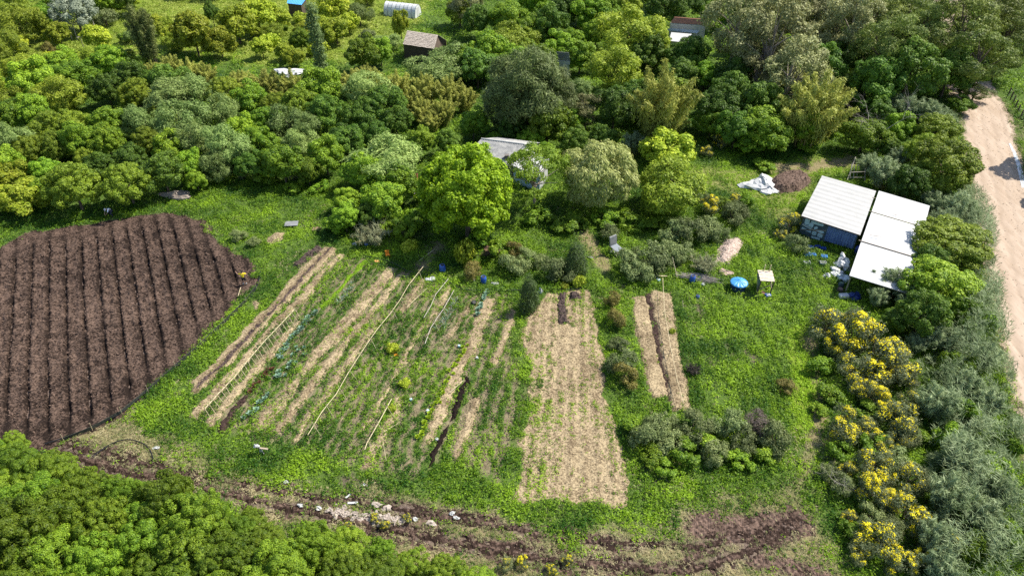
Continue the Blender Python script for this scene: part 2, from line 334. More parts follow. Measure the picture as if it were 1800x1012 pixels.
def mixc(f, a, b):
    x_ = nd(t, 'ShaderNodeMix', data_type='RGBA')
    for s_, q in ((0, f), (6, a), (7, b)):
        if isinstance(q, tuple): x_.inputs[s_].default_value = rgb(q)
        else: t.links.new(q, x_.inputs[s_])
    return x_.outputs[2]
f1 = nz(1.6, .35, .65); f2 = nz(5, .38, .62); f3 = nz(.45, .4, .6)
green = mixc(f2, mixc(f1, (.05, .10, .014), (.09, .18, .02)), (.11, .16, .04))
limec = mixc(f2, mixc(f3, (.18, .26, .025), (.28, .32, .07)), (.13, .2, .02))
dryc = mixc(f2, mixc(f1, (.14, .155, .05), (.40, .33, .20)), (.24, .19, .10))
soilc = mixc(f2, mixc(f1, (.065, .043, .036), (.13, .092, .076)), (.20, .15, .125))
littc = mixc(f2, mixc(f1, (.13, .10, .062), (.36, .295, .195)), (.22, .185, .11))
c = mixc(sep.outputs[2], green, limec); c = mixc(at.outputs['Alpha'], c, littc); c = mixc(sep.outputs[1], c, dryc); c = mixc(sep.outputs[0], c, soilc)
bs = nd(t, 'ShaderNodeBsdfPrincipled', Roughness=.9); bs.inputs['Specular IOR Level'].default_value = .1
bp = nd(t, 'ShaderNodeBump', Strength=.7, Distance=.12); t.links.new(f2, bp.inputs['Height']); t.links.new(bp.outputs[0], bs.inputs['Normal'])
o = nd(t, 'ShaderNodeOutputMaterial'); t.links.new(c, bs.inputs['Base Color']); t.links.new(bs.outputs[0], o.inputs[0])
g = link('ground', mkmesh('ground', np.stack([x, y, Z], -1), Q, None, m, True, {'zone': COL})); g['kind'] = 'structure'
# ---------------------------------------------------------------- height-field patches that rise out of the ground
M_STRAW = mat('straw', (.125, .09, .053), (.41, .325, .20), 6, .85, lo=.36, hi=.62, bump=.8, tone=True)
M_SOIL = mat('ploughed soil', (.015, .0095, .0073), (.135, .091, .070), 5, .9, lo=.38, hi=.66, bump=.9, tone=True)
M_CLOD = mat('dark clods', (.03, .021, .019), (.12, .088, .078), 5, .9, lo=.38, hi=.66, bump=.9, tone=True)
M_DARK = mat('moist soil', (.022, .013, .011), (.07, .045, .037), 6, .9, lo=.36, hi=.66, bump=.9, tone=True)
M_BLACK = mat('black compost', (.006, .0035, .003), (.02, .012, .010), 6, .85, lo=.36, hi=.66, bump=.9, tone=True)
M_LIMEB = mat('seedling green', (.07, .14, .008), (.17, .30, .012), 5, .8, lo=.36, hi=.66, bump=.9, tone=True)
M_HEAP = mat('compost heap', (.07, .045, .035), (.2, .14, .11), 4, .9, lo=.36, hi=.66, bump=.9, tone=True)
M_ROAD = mat('packed dirt', (.33, .25, .185), (.45, .36, .285), .5, .9, stretch=(2.2, .3, 1), lo=.25, hi=.75, bump=.1, tone=True)
MK = dict(straw=M_STRAW, clod=M_CLOD, darksoil=M_DARK, black=M_BLACK, lime=M_LIMEB)
def patch(name, pl, hfun, res, material, flecks=None, wa=.13, ws=.6, kind=None, sdfun=None, tonef=None, pad=.3):
    lo, hi = pl.min(0)-pad, pl.max(0)+pad
    ax = np.arange(lo[0], hi[0]+res, res); ay = np.arange(lo[1], hi[1]+res, res)
    X, Y = np.meshgrid(ax, ay, indexing='ij'); x = X.ravel(); y = Y.ravel(); xw, yw = warp(x, y, wa, ws)
    sd_ = sdfun(xw, yw) if sdfun else sdf(xw, yw, pl)
    z = hfun(x, y, sd_); I = np.arange(len(x)).reshape(X.shape)
    Q = np.stack([I[:-1, :-1], I[1:, :-1], I[1:, 1:], I[:-1, 1:]], -1).reshape(-1, 4)
    Q = Q[(sd_[Q] > -.25).any(1)]; us = np.unique(Q); mp = np.zeros(len(x), int); mp[us] = np.arange(len(us)); Q = mp[Q]
    V = np.stack([x, y, z], -1)[us]; tone = np.full(len(V), .5) if tonef is None else tonef(x, y, sd_)[us]
    s_in = sd_[us]
    if flecks:
        k_f = (tone[:len(V)] > .3) if name == 'ploughed_field' else True
        n_, L, Wd, tilt, tr = flecks; k = (s_in > .03) & k_f; Vi = V[k]
        n = int(n_*k.sum()*res*res); idx = R.integers(0, len(Vi), n)
        c_ = Vi[idx]+np.stack([R.uniform(-res, res, n), R.uniform(-res, res, n), R.uniform(.0, .05, n)], -1)
        N = unit(np.stack([R.normal(0, tilt, n), R.normal(0, tilt, n), np.ones(n)], -1)); A, B = frame(R, N)
        v2, q2 = quads(c_, A, B, L*R.uniform(.5, 1.4, n), Wd*R.uniform(.5, 1.4, n))
        Q = np.concatenate([Q, q2+len(V)]); V = np.concatenate([V, v2]); tone = np.concatenate([tone, np.repeat(R.uniform(tr[0], tr[1], n), 4)])
    cen = np.array([*(pl.mean(0)), 0.0]); o = link(name, mkmesh(name, V-cen, Q, tone, material, False), None, cen)
    if kind: o['kind'] = kind
    return o
# ploughed field: furrows run towards one vanishing point
fd = Vector((*(P(349, 595)-P(302, 397))[:2], 0)).normalized(); fn = Vector((-fd.y, fd.x, 0))
f0 = P(302, 397).dot(fn); fp = abs(P(141, 424).dot(fn)-f0)
nrow = round(fp/1.62); FP = fp/nrow
def field_h(x, y, s):
    q = (x*fn.x+y*fn.y-f0)/FP + .07*fbm(x, y, 6, 33); fr = np.abs(q-np.round(q))*FP
    infu = sst(.3, 1.8, sdf(x, y, FIELD_IN)+fbm(x, y, 2, 8)*1.6)
    h = .10*sst(-.1, .5, s)-.1
    c_ = fbm(x, y, .5, 40, 3); c2 = np.abs(vn(x, y, .4, 44))
    h += infu*(.14 + .26*c_ + .20*c2 - .36*(.7+.8*vn(x, y, 1.1, 47))*np.exp(-(fr/.15)**2) + .06*np.exp(-((fr-.36)/.16)**2)) + (1-infu)*.06*fbm(x, y, .5, 41)
    return h
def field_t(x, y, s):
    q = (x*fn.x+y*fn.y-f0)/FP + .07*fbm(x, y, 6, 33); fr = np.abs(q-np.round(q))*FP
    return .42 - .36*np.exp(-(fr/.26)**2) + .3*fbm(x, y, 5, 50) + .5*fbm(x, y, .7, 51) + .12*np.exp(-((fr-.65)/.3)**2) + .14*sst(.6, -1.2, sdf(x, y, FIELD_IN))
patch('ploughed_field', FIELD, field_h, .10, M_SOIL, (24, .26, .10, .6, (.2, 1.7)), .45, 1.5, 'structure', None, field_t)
for b, pl in zip(BEDS, BEDP):
    H = b[3]; k = b[4]
    rough = dict(straw=.05, clod=.16, darksoil=.09, black=.10, lime=.08)[k]
    fl = dict(straw=(34, .22, .045, .35, (.1, 1.05)), clod=(30, .17, .12, .7, (.3, 1.0)), darksoil=(25, .12, .08, .6, (.2, .9)), black=(25, .12, .08, .6, (.0, .9)), lime=(60, .12, .06, .6, (.2, 1.0)))[k]
    def hf(x, y, s, H=H, rough=rough): return (H+.06)*sst(-.12, .3, s)-.08 + sst(0, .2, s)*(rough*fbm(x, y, .3, 60)+.5*rough*vn(x, y, .14, 61)+(.018*np.sin(rowpos(x, y)*2*np.pi/15+fbm(x, y, 4, 71)*1.5) if H == .07 else 0))
    tf = None
    if b[0] == 'straw_field':
        def tf(x, y, s): return .46+.4*fbm(x, y, .5, 73)+.5*np.minimum(.1, fbm(x, y, 2.6, 74))-.13*np.sin(rowpos(x, y)*2*np.pi/15+fbm(x, y, 4, 71)*1.5)
    elif k == 'straw' and b is BEDS[0]:
        cl = W2(poly('584 434 540 478 500 522 460 562 434 594 390 640 344 684'))
        def tf(x, y, s, cl=cl): return .55+.3*fbm(x, y, .5, 73)-.65*np.exp(-(linedist(x, y, cl)/.36)**2)
    elif k == 'straw':
        def tf(x, y, s): return .44+.45*fbm(x, y, .5, 73)+.6*fbm(x, y, 1.9, 75)
    sdfn = None
    if k == 'black':
        def sdfn(x, y, pl=pl): return sdf(x, y, pl)-.30*(np.abs(vn(x, y, 1.7, 90))*2)**1.2+.03
    o = patch(b[0], pl, hf, .12, MK[k], fl, *((.5, 1.7) if b[0] == 'straw_field' else (.2, .8)), None, sdfn, tf); tag(o, b[6], b[1])
def road_sd(x, y): return 3.1-linedist(x, y, ROAD_C)
def road_t(x, y, s): return .5+.3*fbm(x, y, 2.4, 80)+.12*np.sin(s*4.2+fbm(x, y, 9, 82)*3)
def road_h(x, y, s): return .08*sst(-.2, .5, s)-.05+.012*fbm(x, y, 1.6, 81)-.05*np.exp(-((s-1.0)/.25)**2)-.05*np.exp(-((s-2.4)/.25)**2)
patch('dirt_road', ROAD_C, road_h, .3, M_ROAD, (2.0, .2, .1, .3, (.2, .9)), .3, 1.1, 'structure', road_sd, road_t, 4)
TRP = np.concatenate(TRACK)
def track_sd(x, y):
    s = np.full(np.shape(x), -9.)
    for pl, wd in zip(TRACK, TRACK_W): s = np.maximum(s, wd-linedist(x, y, pl))
    return s+fbm(x, y, 1.8, 85)*.75
def track_h(x, y, s):
    d = np.minimum(np.abs(linedist(x, y, TRACK[0])-.35), np.abs(linedist(x, y, TRACK[1])-.4))
    lug = np.sin((x*.9+y*.5)*16)*.03
    return .12*sst(-.1, .4, s)-.06+sst(0, .3, s)*(.12*fbm(x, y, .45, 86)+.07*vn(x, y, .2, 87)-.17*np.exp(-(d/.26)**2)+lug)
def track_t(x, y, s):
    d = np.minimum(np.abs(linedist(x, y, TRACK[0])-.3), np.abs(linedist(x, y, TRACK[1])-.35)); return .5-.55*np.exp(-(d/.28)**2)+.5*fbm(x, y, .5, 89)+.4*fbm(x, y, 1.2, 88)
patch('dirt_track', TRP, track_h, .12, mat('rutted track', (.028, .017, .013), (.20, .135, .105), 4, .9, lo=.36, hi=.68, bump=.9, tone=True), (16, .22, .06, .5, (.2, 1.1)), .2, .8, 'structure', track_sd, track_t, 1.5)
def heap_h(H, r=.06): return lambda x, y, s: (H+.05)*sst(-.15, 1.0, s)-.06+sst(0, .2, s)*(r*fbm(x, y, .35, 66)+r*.7*vn(x, y, .16, 67))
M_PALE = mat('dry reed straw', (.34, .25, .2), (.62, .5, .43), 6, .85, lo=.36, hi=.64, bump=.8, tone=True)
tag(patch('straw_pile', STRAW_PILE, heap_h(.7, .1), .1, M_PALE, (60, .6, .035, .35, (.2, 1.1))), 'pile of dry pale straw lying in the weeds between grey shrubs', 'straw pile')
tag(patch('straw_heap', STRAW_HEAPS[0], heap_h(.35), .1, M_STRAW, (50, .3, .03, .35, (.3, 1.1))), 'larger heap of straw on the grass by the grey board', 'straw heap')
tag(patch('straw_heap', STRAW_HEAPS[1], heap_h(.3), .1, M_STRAW, (50, .3, .03, .35, (.3, 1.1))), 'small round straw heap in green grass below the yellow-shirted worker', 'straw heap')
tag(patch('compost_heap', COMPOST, heap_h(.9, .08), .13, M_HEAP, (40, .3, .08, .45, (.2, 1.0))), 'low brown compost heap beside the white plastic sheet', 'compost heap')
# ---------------------------------------------------------------- grass and weeds
def tufts(name, cx, cy, r, h, nl, L, Wd, tone, material, up=1.25):
    n = len(cx); k = n*nl; ci = np.repeat(np.arange(n), nl); az = R.uniform(0, 2*np.pi, k); ra = np.sqrt(R.random(k))
    out = np.stack([np.cos(az), np.sin(az), np.zeros(k)], -1)
    c_ = np.stack([cx[ci], cy[ci], np.zeros(k)], -1)+out*(ra*r[ci])[:, None]
    c_[:, 2] = h[ci]*(.25+.75*R.random(k))*(1-.55*ra**2)+.02
    N = unit(out*(.5+ra[:, None]*.6)+rndunit(R, k)*.55+np.array([0, 0, up])); A, B = frame(R, N, out+np.array([0, 0, .6]), .5)
    V, Q = quads(c_, A, B, L[ci]*R.uniform(.6, 1.35, k), Wd[ci]*R.uniform(.6, 1.35, k))
    tn = np.clip(tone[ci]+R.normal(0, .16, k), 0, 1)
    o = link(name, mkmesh(name, V, Q, np.repeat(tn, 4), material)); o['kind'] = 'stuff'; return o
M_WEED = leafmat('weeds', (.028, .10, .006), (.34, .53, .025), .38, 0.0)
M_SUNNY = leafmat('meadow grass', (.17, .25, .02), (.48, .53, .11), .35, 0.0)
M_DRYG = leafmat('dry grass', (.12, .17, .035), (.56, .48, .28), .3, 0.0)
def scatter(n, x0, x1, y0, y1): return R.uniform(x0, x1, n), R.uniform(y0, y1, n)
def inframe(x, y, m_=60):
    d = y*cp+CAM_H*sp; u = 900+F*x/d; v = 506-F*(y*sp-CAM_H*cp)/d; return (u > -m_) & (u < 1800+m_) & (v > -m_) & (v < 1012+m_*1.5)
# near garden weeds
def region(n, x0, x1, y0, y1):
    x, y = scatter(n, x0, x1, y0, y1); k = inframe(x, y, 110); return x[k], y[k]
gx_, gy_ = region(340000, -74, 70, 24, 100)
zn = zones(gx_, gy_); bm, bw = bedmask(gx_, gy_)
free = (1-zn['field'])*(1-zn['track'])*(1-zn['road'])*(1-zn['path']*.85)*(1-zn['pile'])*(1-zn['patch']*.8)
rowp = .5+.5*np.sin(rowpos(gx_, gy_)*2*np.pi/15+fbm(gx_, gy_, 4, 71)*1.5)
dens = free*(1-zn['dry']*np.clip(.86+.5*fbm(gx_, gy_, 2.2, 133), .45, 1))*(1-bm*(1-bw*np.where(bw == .3, (.7+6*rowp**2*np.clip(.5+1.6*vn(gx_, gy_, .8, 123), .1, 1.5))*np.clip(.9+2.2*fbm(gx_, gy_, 4.5, 76), .1, 2.2), 1.5)))*(1-zn['wood']*.3)*(1-zn['lawn']*.3)
dens *= np.clip(.8+1.0*fbm(gx_, gy_, 1.6, 70), .15, 1)*(1-.72*zn['litter']*(1-bm))
k = R.random(len(gx_)) < dens
x, y = gx_[k], gy_[k]; bmk = bm[k]; z_ = {q: zn[q][k] for q in zn}
hn = np.clip(.55+1.1*fbm(x, y, 1.4, 72), .15, 1.2)
r_ = (.17+.18*R.random(len(x)))*(1-.25*bmk); h_ = (.10+.42*hn)*(1-.35*bmk)*(1-.6*z_['lawn'])*(1-.55*z_['lime'])*(1-.45*z_['dry'])
rr_ = (rowpos(x, y) > 1180)*(1-z_['lawn'])*(1-z_['lime'])*sst(20, 48, y)*sst(76, 66, y); tone = np.clip(.34+.08*rr_+.16*rr_*np.sin(rowpos(x, y)*2*np.pi/17+fbm(x, y, 3, 130))+.75*fbm(x, y, 2.6, 77)+.3*fbm(x, y, .6, 78)+.35*z_['lime']+.3*z_['lawn']+.18*bmk+.1*z_['litter']-.10*(sst(-.3, .3, sdf(x, y, GARDEN)))*(1-bmk), .02, .95)
lush = (R.random(len(x)) < .10) & (bmk < .2) & (z_['lime'] < .2) & (z_['lawn'] < .3); r_ = np.where(lush, r_*1.8, r_); h_ = np.where(lush, h_*1.7+.12, h_)
tufts('weeds', x, y, r_, h_, 7, np.full(len(x), .19)*(1-.3*bmk), np.full(len(x), .085)*(1-.2*bmk), np.clip(tone+.3*z_['lime']+.12*z_['lime']*np.sin(rowpos(x, y)*2*np.pi/11), 0, 1), M_WEED)
# dry grass blades on the track verges, the field edge and the lawn
x, y = region(150000, -50, 50, 24, 75); zn = zones(x, y); bm, _ = bedmask(x, y)
k = R.random(len(x)) < np.clip(zn['dry']*(1-zn['track']*.95)*(1-bm)*(1-zn['field'])+.5*(1-zn['field'])*(1-zn['track'])*(1-bm)*sst(.12, .5, fbm(x, y, 3.2, 141)+.3*vn(x, y, .8, 142)), 0, 1)
x, y = x[k], y[k]
tufts('dry_grass', x, y, .1+.14*R.random(len(x)), .05+.16*R.random(len(x)), 6, np.full(len(x), .24), np.full(len(x), .035), np.clip(.45+.8*fbm(x, y, 1.3, 55), 0, 1), M_DRYG)
# far ground cover, wood floor and the sunny meadow
x, y = region(120000, -130, 130, 92, 190); zn = zones(x, y); k = R.random(len(x)) < (1-zn['road'])*np.clip(.8+fbm(x, y, 3, 57), .1, 1)
x, y = x[k], y[k]; me_ = zn['meadow'][k] > .5
for nm, s_, mt_ in (('meadow_grass', me_, M_SUNNY), ('ground_cover', ~me_, M_WEED)):
    xx, yy = x[s_], y[s_]; n = len(xx)
    tufts(nm, xx, yy, .4+.35*R.random(n), (.2+.6*np.clip(.5+fbm(xx, yy, 2.5, 58), .1, 1.2))*(.6 if nm[0] == 'm' else 1), 6, np.full(n, .36), np.full(n, .16), np.clip(.4+.8*fbm(xx, yy, 4, 59), 0, 1), mt_)
# ================================================================ trees and shrubs
M_BARK = mat('bark', (.06, .045, .035), (.17, .13, .10), 4, .9, stretch=(3, 3, .6), bump=.5)
M_PALEBARK = mat('pale bark', (.22, .18, .14), (.42, .36, .30), 3, .9, stretch=(3, 3, .6), bump=.4)
M_CULM = mat('bamboo cane', (.22, .17, .05), (.42, .34, .14), 5, .6)
LM = dict(
 mid=leafmat('mid leaves', (.045, .135, .007), (.31, .47, .03)), dark=leafmat('dark leaves', (.028, .085, .010), (.17, .29, .028)),
 olive=leafmat('olive leaves', (.065, .13, .007), (.34, .44, .035)), greyg=leafmat('grey-green leaves', (.10, .18, .035), (.38, .50, .15)),
 lime=leafmat('lime leaves', (.18, .27, .015), (.52, .58, .05), .35), gold=leafmat('golden bamboo leaves', (.19, .22, .025), (.55, .57, .13), .3, .1),
 cas=leafmat('wispy grey leaves', (.05, .08, .02), (.21, .26, .085), .25, .2), euc=leafmat('olive-brown leaves', (.13, .145, .045), (.42, .43, .19), .25, .3),
 pine=leafmat('pine needles', (.05, .09, .02), (.28, .35, .06), .25, .3), feather=leafmat('feathery leaves', (.11, .18, .012), (.42, .51, .05), .35, .25),
 poplar=leafmat('poplar leaves', (.08, .135, .035), (.30, .41, .15), .3, .1), silver=leafmat('silver leaves', (.16, .20, .13), (.48, .55, .40), .3, .2),
 greys=leafmat('grey shrub leaves', (.08, .125, .035), (.32, .385, .15), .3, .35), hedge=leafmat('hedge leaves', (.040, .108, .006), (.27, .41, .03), .35, .4),
 broom=leafmat('broom twigs', (.07, .105, .04), (.24, .27, .13), .25, .15), cream=leafmat('cream blossom leaves', (.19, .25, .045), (.64, .66, .26), .3, .05),
 maple=leafmat('bright star leaves', (.11, .22, .006), (.46, .64, .03), .4, .05), acacia=leafmat('acacia leaves', (.10, .19, .012), (.36, .50, .05), .35, .1),
 conifer=leafmat('conifer leaves', (.025, .055, .016), (.12, .18, .05), .2, .1), brown=leafmat('brownish shrub leaves', (.07, .08, .015), (.29, .24, .06), .25, .2),
 reed=leafmat('reed leaves', (.095, .155, .05), (.43, .52, .28), .3, .1), yucca=leafmat('spiky leaves', (.03, .03, .025), (.15, .13, .10), .2, .1), grassy=leafmat('spiky grass leaves', (.12, .16, .07), (.44, .44, .26), .25, .1),
 purple=leafmat('withered leaves', (.08, .06, .05), (.25, .19, .18), .2, .1))
LM['wisp'] = leafmat('wispy olive leaves', (.055, .085, .018), (.25, .29, .08), .25, .1)
M_YEL = leafmat('yellow flowers', (.72, .60, .003), (.93, .83, .015), .25, .03)
def lobes(r, Rr, H, z0, nl, lr, prof):
    """clump centres (x,y,z), clump radii; z0 crown bottom, H crown top"""
    out = []; hc = (H-z0); sk = r.uniform(.82, 1.18, 2) if Rr < 4.1 else (1, 1)
    for i in range(nl):
        f = (i+.5)/nl; a = i*2.39996+r.uniform(-.4, .4)
        if prof == 'round':
            zz = 1-1.55*f; q = math.sqrt(max(0, 1-zz*zz)); d = np.array([math.cos(a)*q, math.sin(a)*q, zz]); s_ = r.uniform(.72, 1.0)
            c = np.array([d[0]*(Rr-lr*.75)*s_, d[1]*(Rr-lr*.75)*s_, z0+hc/2+d[2]*(hc/2-lr*.6)*s_])
        elif prof == 'umbrella':
            q = math.sqrt(f); s_ = r.uniform(.8, 1.05); c = np.array([math.cos(a)*q*(Rr-lr*.7)*s_, math.sin(a)*q*(Rr-lr*.7)*s_, H-lr*.7-hc*.5*q*q+r.uniform(-.12, .1)*hc])
        elif prof == 'cone':
            q = math.sqrt(f); s_ = r.uniform(.5, 1.0); c = np.array([math.cos(a)*q*(Rr-lr*.6)*s_, math.sin(a)*q*(Rr-lr*.6)*s_, z0+lr*.5+(hc-lr)*(1-q)**.85*r.uniform(.8, 1.1)])
        elif prof == 'column':
            q = math.sin(math.pi*(.1+.85*f))**.6; c = np.array([math.cos(a)*(Rr-lr*.6)*q*r.uniform(.3, 1), math.sin(a)*(Rr-lr*.6)*q*r.uniform(.3, 1), z0+hc*f])
        else:   # scatter: ragged, open crown
            d = r.normal(size=3); d /= np.linalg.norm(d); s_ = r.uniform(.35, 1.0)**.6
            c = np.array([d[0]*(Rr-lr*.6)*s_, d[1]*(Rr-lr*.6)*s_, z0+hc/2+d[2]*(hc/2-lr*.5)*s_])
        out.append((c*np.array([sk[0], sk[1], 1]), lr*r.uniform(.6, 1.3)))
    return out
def sublobes(r, big, ns, rs, zc):
    out = []
    for c, ra in big:
        o = c-np.array([0, 0, zc-ra*.8]); o = o/(np.linalg.norm(o)+1e-6)
        for k in range(ns):
            d = r.normal(size=3); d /= np.linalg.norm(d); d = d+o*.75; d /= np.linalg.norm(d); p = c+d*ra*r.uniform(.6, 1.05)*np.array([1, 1, .85])
            if any(np.linalg.norm(p-c2) < r2*.62 for c2, r2 in big if c2 is not c): continue
            out.append((p, rs*r.uniform(.6, 1.35)))
    return out
def cloud(r, lb, n, L, Wd, spread=.12, nrand=.6, hang=0.0, squash=.85, core=None, Rr=1, zc=0, tone0=.45, tsd=.2, cull=.8):
    c = np.array([q[0] for q in lb]); ra = np.array([q[1] for q in lb]); w_ = ra**2/np.sum(ra**2); ci = r.choice(len(lb), n, p=w_)
    out = unit(c-np.array([0, 0, zc-.3*Rr])); d = unit(rndunit(r, n)+out[ci]*.55)
    p = c[ci]+d*(ra[ci]*(1+spread*r.normal(size=n)))[:, None]*np.array([1, 1, squash])
    keep = np.ones(n, bool)
    for j in range(len(lb)):
        q = np.linalg.norm((p-c[j])/np.array([1, 1, squash]), axis=1)/ra[j]; keep &= (q > cull) | (ci == j)
    p, d, ci = p[keep], d[keep], ci[keep]
    if core:
        k = int(len(p)*.12); dd = rndunit(r, k); pc = np.array([0, 0, zc])+dd*np.array([Rr*.6, Rr*.6, core]); p = np.concatenate([p, pc]); d = np.concatenate([d, dd]); ci = np.concatenate([ci, r.integers(0, len(lb), k)])
    n = len(p); N = unit(d+rndunit(r, n)*nrand+np.array([0, 0, .25])); A, B = frame(r, N, unit(d*.5+np.array([0, 0, -1.0])), hang)
    lt = r.normal(0, .10, len(lb)); tone = np.clip(tone0+lt[ci]+r.normal(0, tsd, n), 0, 1)
    p[:, 2] = np.maximum(p[:, 2], .05)
    V, Q = quads(p, A, B, L*r.uniform(.65, 1.35, n), Wd*r.uniform(.65, 1.35, n)); return V, Q, np.repeat(tone, 4)
def stemmesh(r, name, H, rad, lb, nlimb, material, lean=.3, multi=1):
    b = MB()
    for k in range(multi):
        a = r.uniform(0, 6.28); x, y = (lean*math.cos(a), lean*math.sin(a)) if multi > 1 else (r.uniform(-.1, .1)*lean, r.uniform(-.1, .1)*lean)
        b.tube([(x*.15, y*.15, -.1), (x*.5, y*.5, H*.35), (x, y, H*.7), (x*1.2+r.uniform(-.1, .1), y*1.2, H)], [rad*1.15, rad*.85, rad*.6, rad*.25], 7)
    if lb:
        for i in r.choice(len(lb), min(nlimb, len(lb)), replace=False):
            c = lb[i][0]; z1 = min(H*r.uniform(.35, .75), max(.2, c[2]*.75)); m_ = np.array([c[0]*.45, c[1]*.45, z1*.45+c[2]*.55])
            b.tube([(0, 0, z1), tuple(m_), tuple(c)], [rad*.5, rad*.33, rad*.12], 5)
    me = bpy.data.meshes.new(name); me.from_pydata(b.v, [], b.f); me.materials.append(material); me.update(); return me
KIND = {}
def kind(key, name, cat, desc, Rr, H, z0, nl, lr, n, L, Wd, leaf, prof='round', rad=.16, nlimb=7, bark=M_BARK, var=2, multi=1, flowers=0, foliage='crown', stem='trunk', crn=True, sub=None, **kw):
    vs = []
    for v in range(var):
        r = np.random.default_rng(abs(hash(key)) % 1 + sum(map(ord, key))*13+v*101); lb = lobes(r, Rr, H, z0, nl, lr, prof); zc = (z0+H)/2
        big = lb; lb = sublobes(r, lb, sub[0], sub[1], zc) if sub else lb
        V, Q, T = cloud(r, lb, n, L, Wd, Rr=Rr, zc=zc, core=(H-z0)*.32 if crn else None, **kw)
        me = mkmesh(foliage, V, Q, T, leaf); tr = stemmesh(r, stem, zc+(H-z0)*.15, rad, big, nlimb, bark, Rr*.3, multi); fl = None; flowers = int(flowers*(1, .55, .8)[v % 3])
        if flowers:
            kf = r.choice(len(lb), max(3, int(len(lb)*.6)), replace=False); lf = [lb[i] for i in kf]; c = np.array([q[0] for q in lf]); ra = np.array([q[1] for q in lf]); ci = r.integers(0, len(lf), flowers)
            d = unit(rndunit(r, flowers)+np.array([0, 0, .75])+unit(c-np.array([0, 0, zc-.5*Rr]))[ci]*.35)
            # flowers sit in small sprays, so group them around shared points
            g_ = r.integers(0, max(8, flowers//14), flowers); gd = unit(rndunit(r, flowers)+np.array([0, 0, .7])); d = unit(d*.6+gd[g_]*.6)
            p = c[ci]+d*(ra[ci]*(1.04+.10*r.normal(size=flowers)))[:, None]
            N = unit(d+rndunit(r, flowers)*.5+np.array([0, 0, .3])); A, B = frame(r, N); fv, fq = quads(p, A, B, .125*r.uniform(.7, 1.4, flowers), .105*r.uniform(.7, 1.4, flowers))
            fl = mkmesh('blossoms', fv, fq, np.repeat(r.random(flowers), 4), M_YEL)
        vs.append((tr, me, fl))
    KIND[key] = dict(vs=vs, name=name, cat=cat, desc=desc, D=2*Rr, H=H, zc=zc, fol=foliage, stem=stem)
S_ = dict(foliage='foliage', stem='stem', multi=3)
kind('mid', 'leafy_tree', 'tree', 'mid green leafy tree', 3.2, 6.8, 1.0, 13, 1.5, 15000, .30, .19, LM['mid'], var=4, sub=(9, .62))
kind('dark', 'evergreen_tree', 'tree', 'dark green dense tree', 3.2, 7.0, 1.0, 14, 1.45, 16000, .27, .17, LM['dark'], var=4, sub=(10, .55))
kind('olive', 'round_tree', 'tree', 'round olive green tree', 3.2, 6.2, .7, 20, 1.15, 24000, .19, .13, LM['olive'], nrand=.5, var=4, spread=.12, sub=(15, .38))
kind('greyg', 'feathery_tree', 'tree', 'grey-green feathery tree', 3.2, 6.4, 1.1, 14, 1.35, 11000, .46, .11, LM['greyg'], prof='scatter', nrand=.7, hang=.3, spread=.3, var=4, sub=(8, .6))
kind('lime', 'lime_green_shrub', 'shrub', 'bright lime bushy shrub', 2.2, 4.6, .4, 12, .95, 8000, .32, .19, LM['lime'], rad=.1, nrand=.6, spread=.2, var=3, sub=(7, .45))
kind('cas', 'wispy_tree', 'tree', 'dark wispy tree', 3.6, 10.0, .9, 30, 1.3, 24000, .55, .08, LM['cas'], prof='scatter', nrand=.6, hang=.35, spread=.3, rad=.24, sub=(6, .7))
kind('euc', 'sparse_tree', 'tree', 'tall sparse brownish tree', 3.6, 10.5, 2.2, 22, 1.15, 13500, .34, .14, LM['euc'], prof='scatter', nrand=.7, hang=.35, spread=.3, rad=.22, nlimb=16, bark=M_PALEBARK, var=3, crn=False, sub=(6, .6))
kind('pine', 'pine_tree', 'tree', 'dark open branched pine', 4.0, 11, 2.0, 26, 1.3, 16000, .34, .11, LM['pine'], prof='scatter', nrand=.6, spread=.25, squash=.6, rad=.28, nlimb=18, var=3, crn=False, sub=(6, .7))
kind('feather', 'feathery_tree', 'tree', 'yellow-green feathery tree', 3.2, 6.0, .8, 16, 1.25, 15000, .32, .12, LM['feather'], prof='scatter', nrand=.65, spread=.25, var=3, sub=(8, .55))
kind('poplar', 'poplar_tree', 'tree', 'slender grey-green poplar', 1.5, 15, .8, 46, .6, 9000, .32, .16, LM['poplar'], prof='column', rad=.2, nrand=.7, spread=.35, var=1)
kind('silver', 'silvery_shrub', 'shrub', 'silvery pale green round shrub', 3.2, 5.6, .5, 16, 1.2, 13000, .28, .15, LM['silver'], var=1, sub=(8, .5))
kind('greys', 'grey_shrub', 'shrub', 'grey-green shrub', 1.3, 1.9, .1, 9, .55, 4600, .21, .075, LM['greys'], prof='scatter', rad=.05, nrand=.65, spread=.45, hang=-.3, var=5, sub=(6, .27), crn=False, **S_)
kind('hedge', 'hedge_bush', 'bush', 'yellow-green bush', 2.7, 5.2, .3, 17, 1.0, 42000, .125, .085, LM['hedge'], rad=.14, nrand=.45, spread=.09, var=5, squash=.9, sub=(20, .30), foliage='foliage', stem='stem')
kind('broom', 'broom_bush', 'bush', 'yellow-flowered broom bush', 1.6, 2.5, .2, 12, .62, 5600, .24, .06, LM['broom'], prof='scatter', rad=.06, nrand=.8, spread=.35, flowers=2100, var=5, sub=(5, .38), crn=False, **S_)
kind('cream', 'blossoming_tree', 'tree', 'pale cream blossoming tree', 4.2, 7.0, .8, 22, 1.5, 24000, .36, .12, LM['cream'], nrand=.5, hang=.7, spread=.16, var=1, rad=.2, sub=(9, .6))
kind('maple', 'broadleaf_tree', 'tree', 'big bright green round-crowned tree', 5.2, 10.2, .3, 40, 1.5, 46000, .32, .21, LM['maple'], rad=.32, nrand=.7, spread=.2, var=1, nlimb=22, sub=(10, .52))
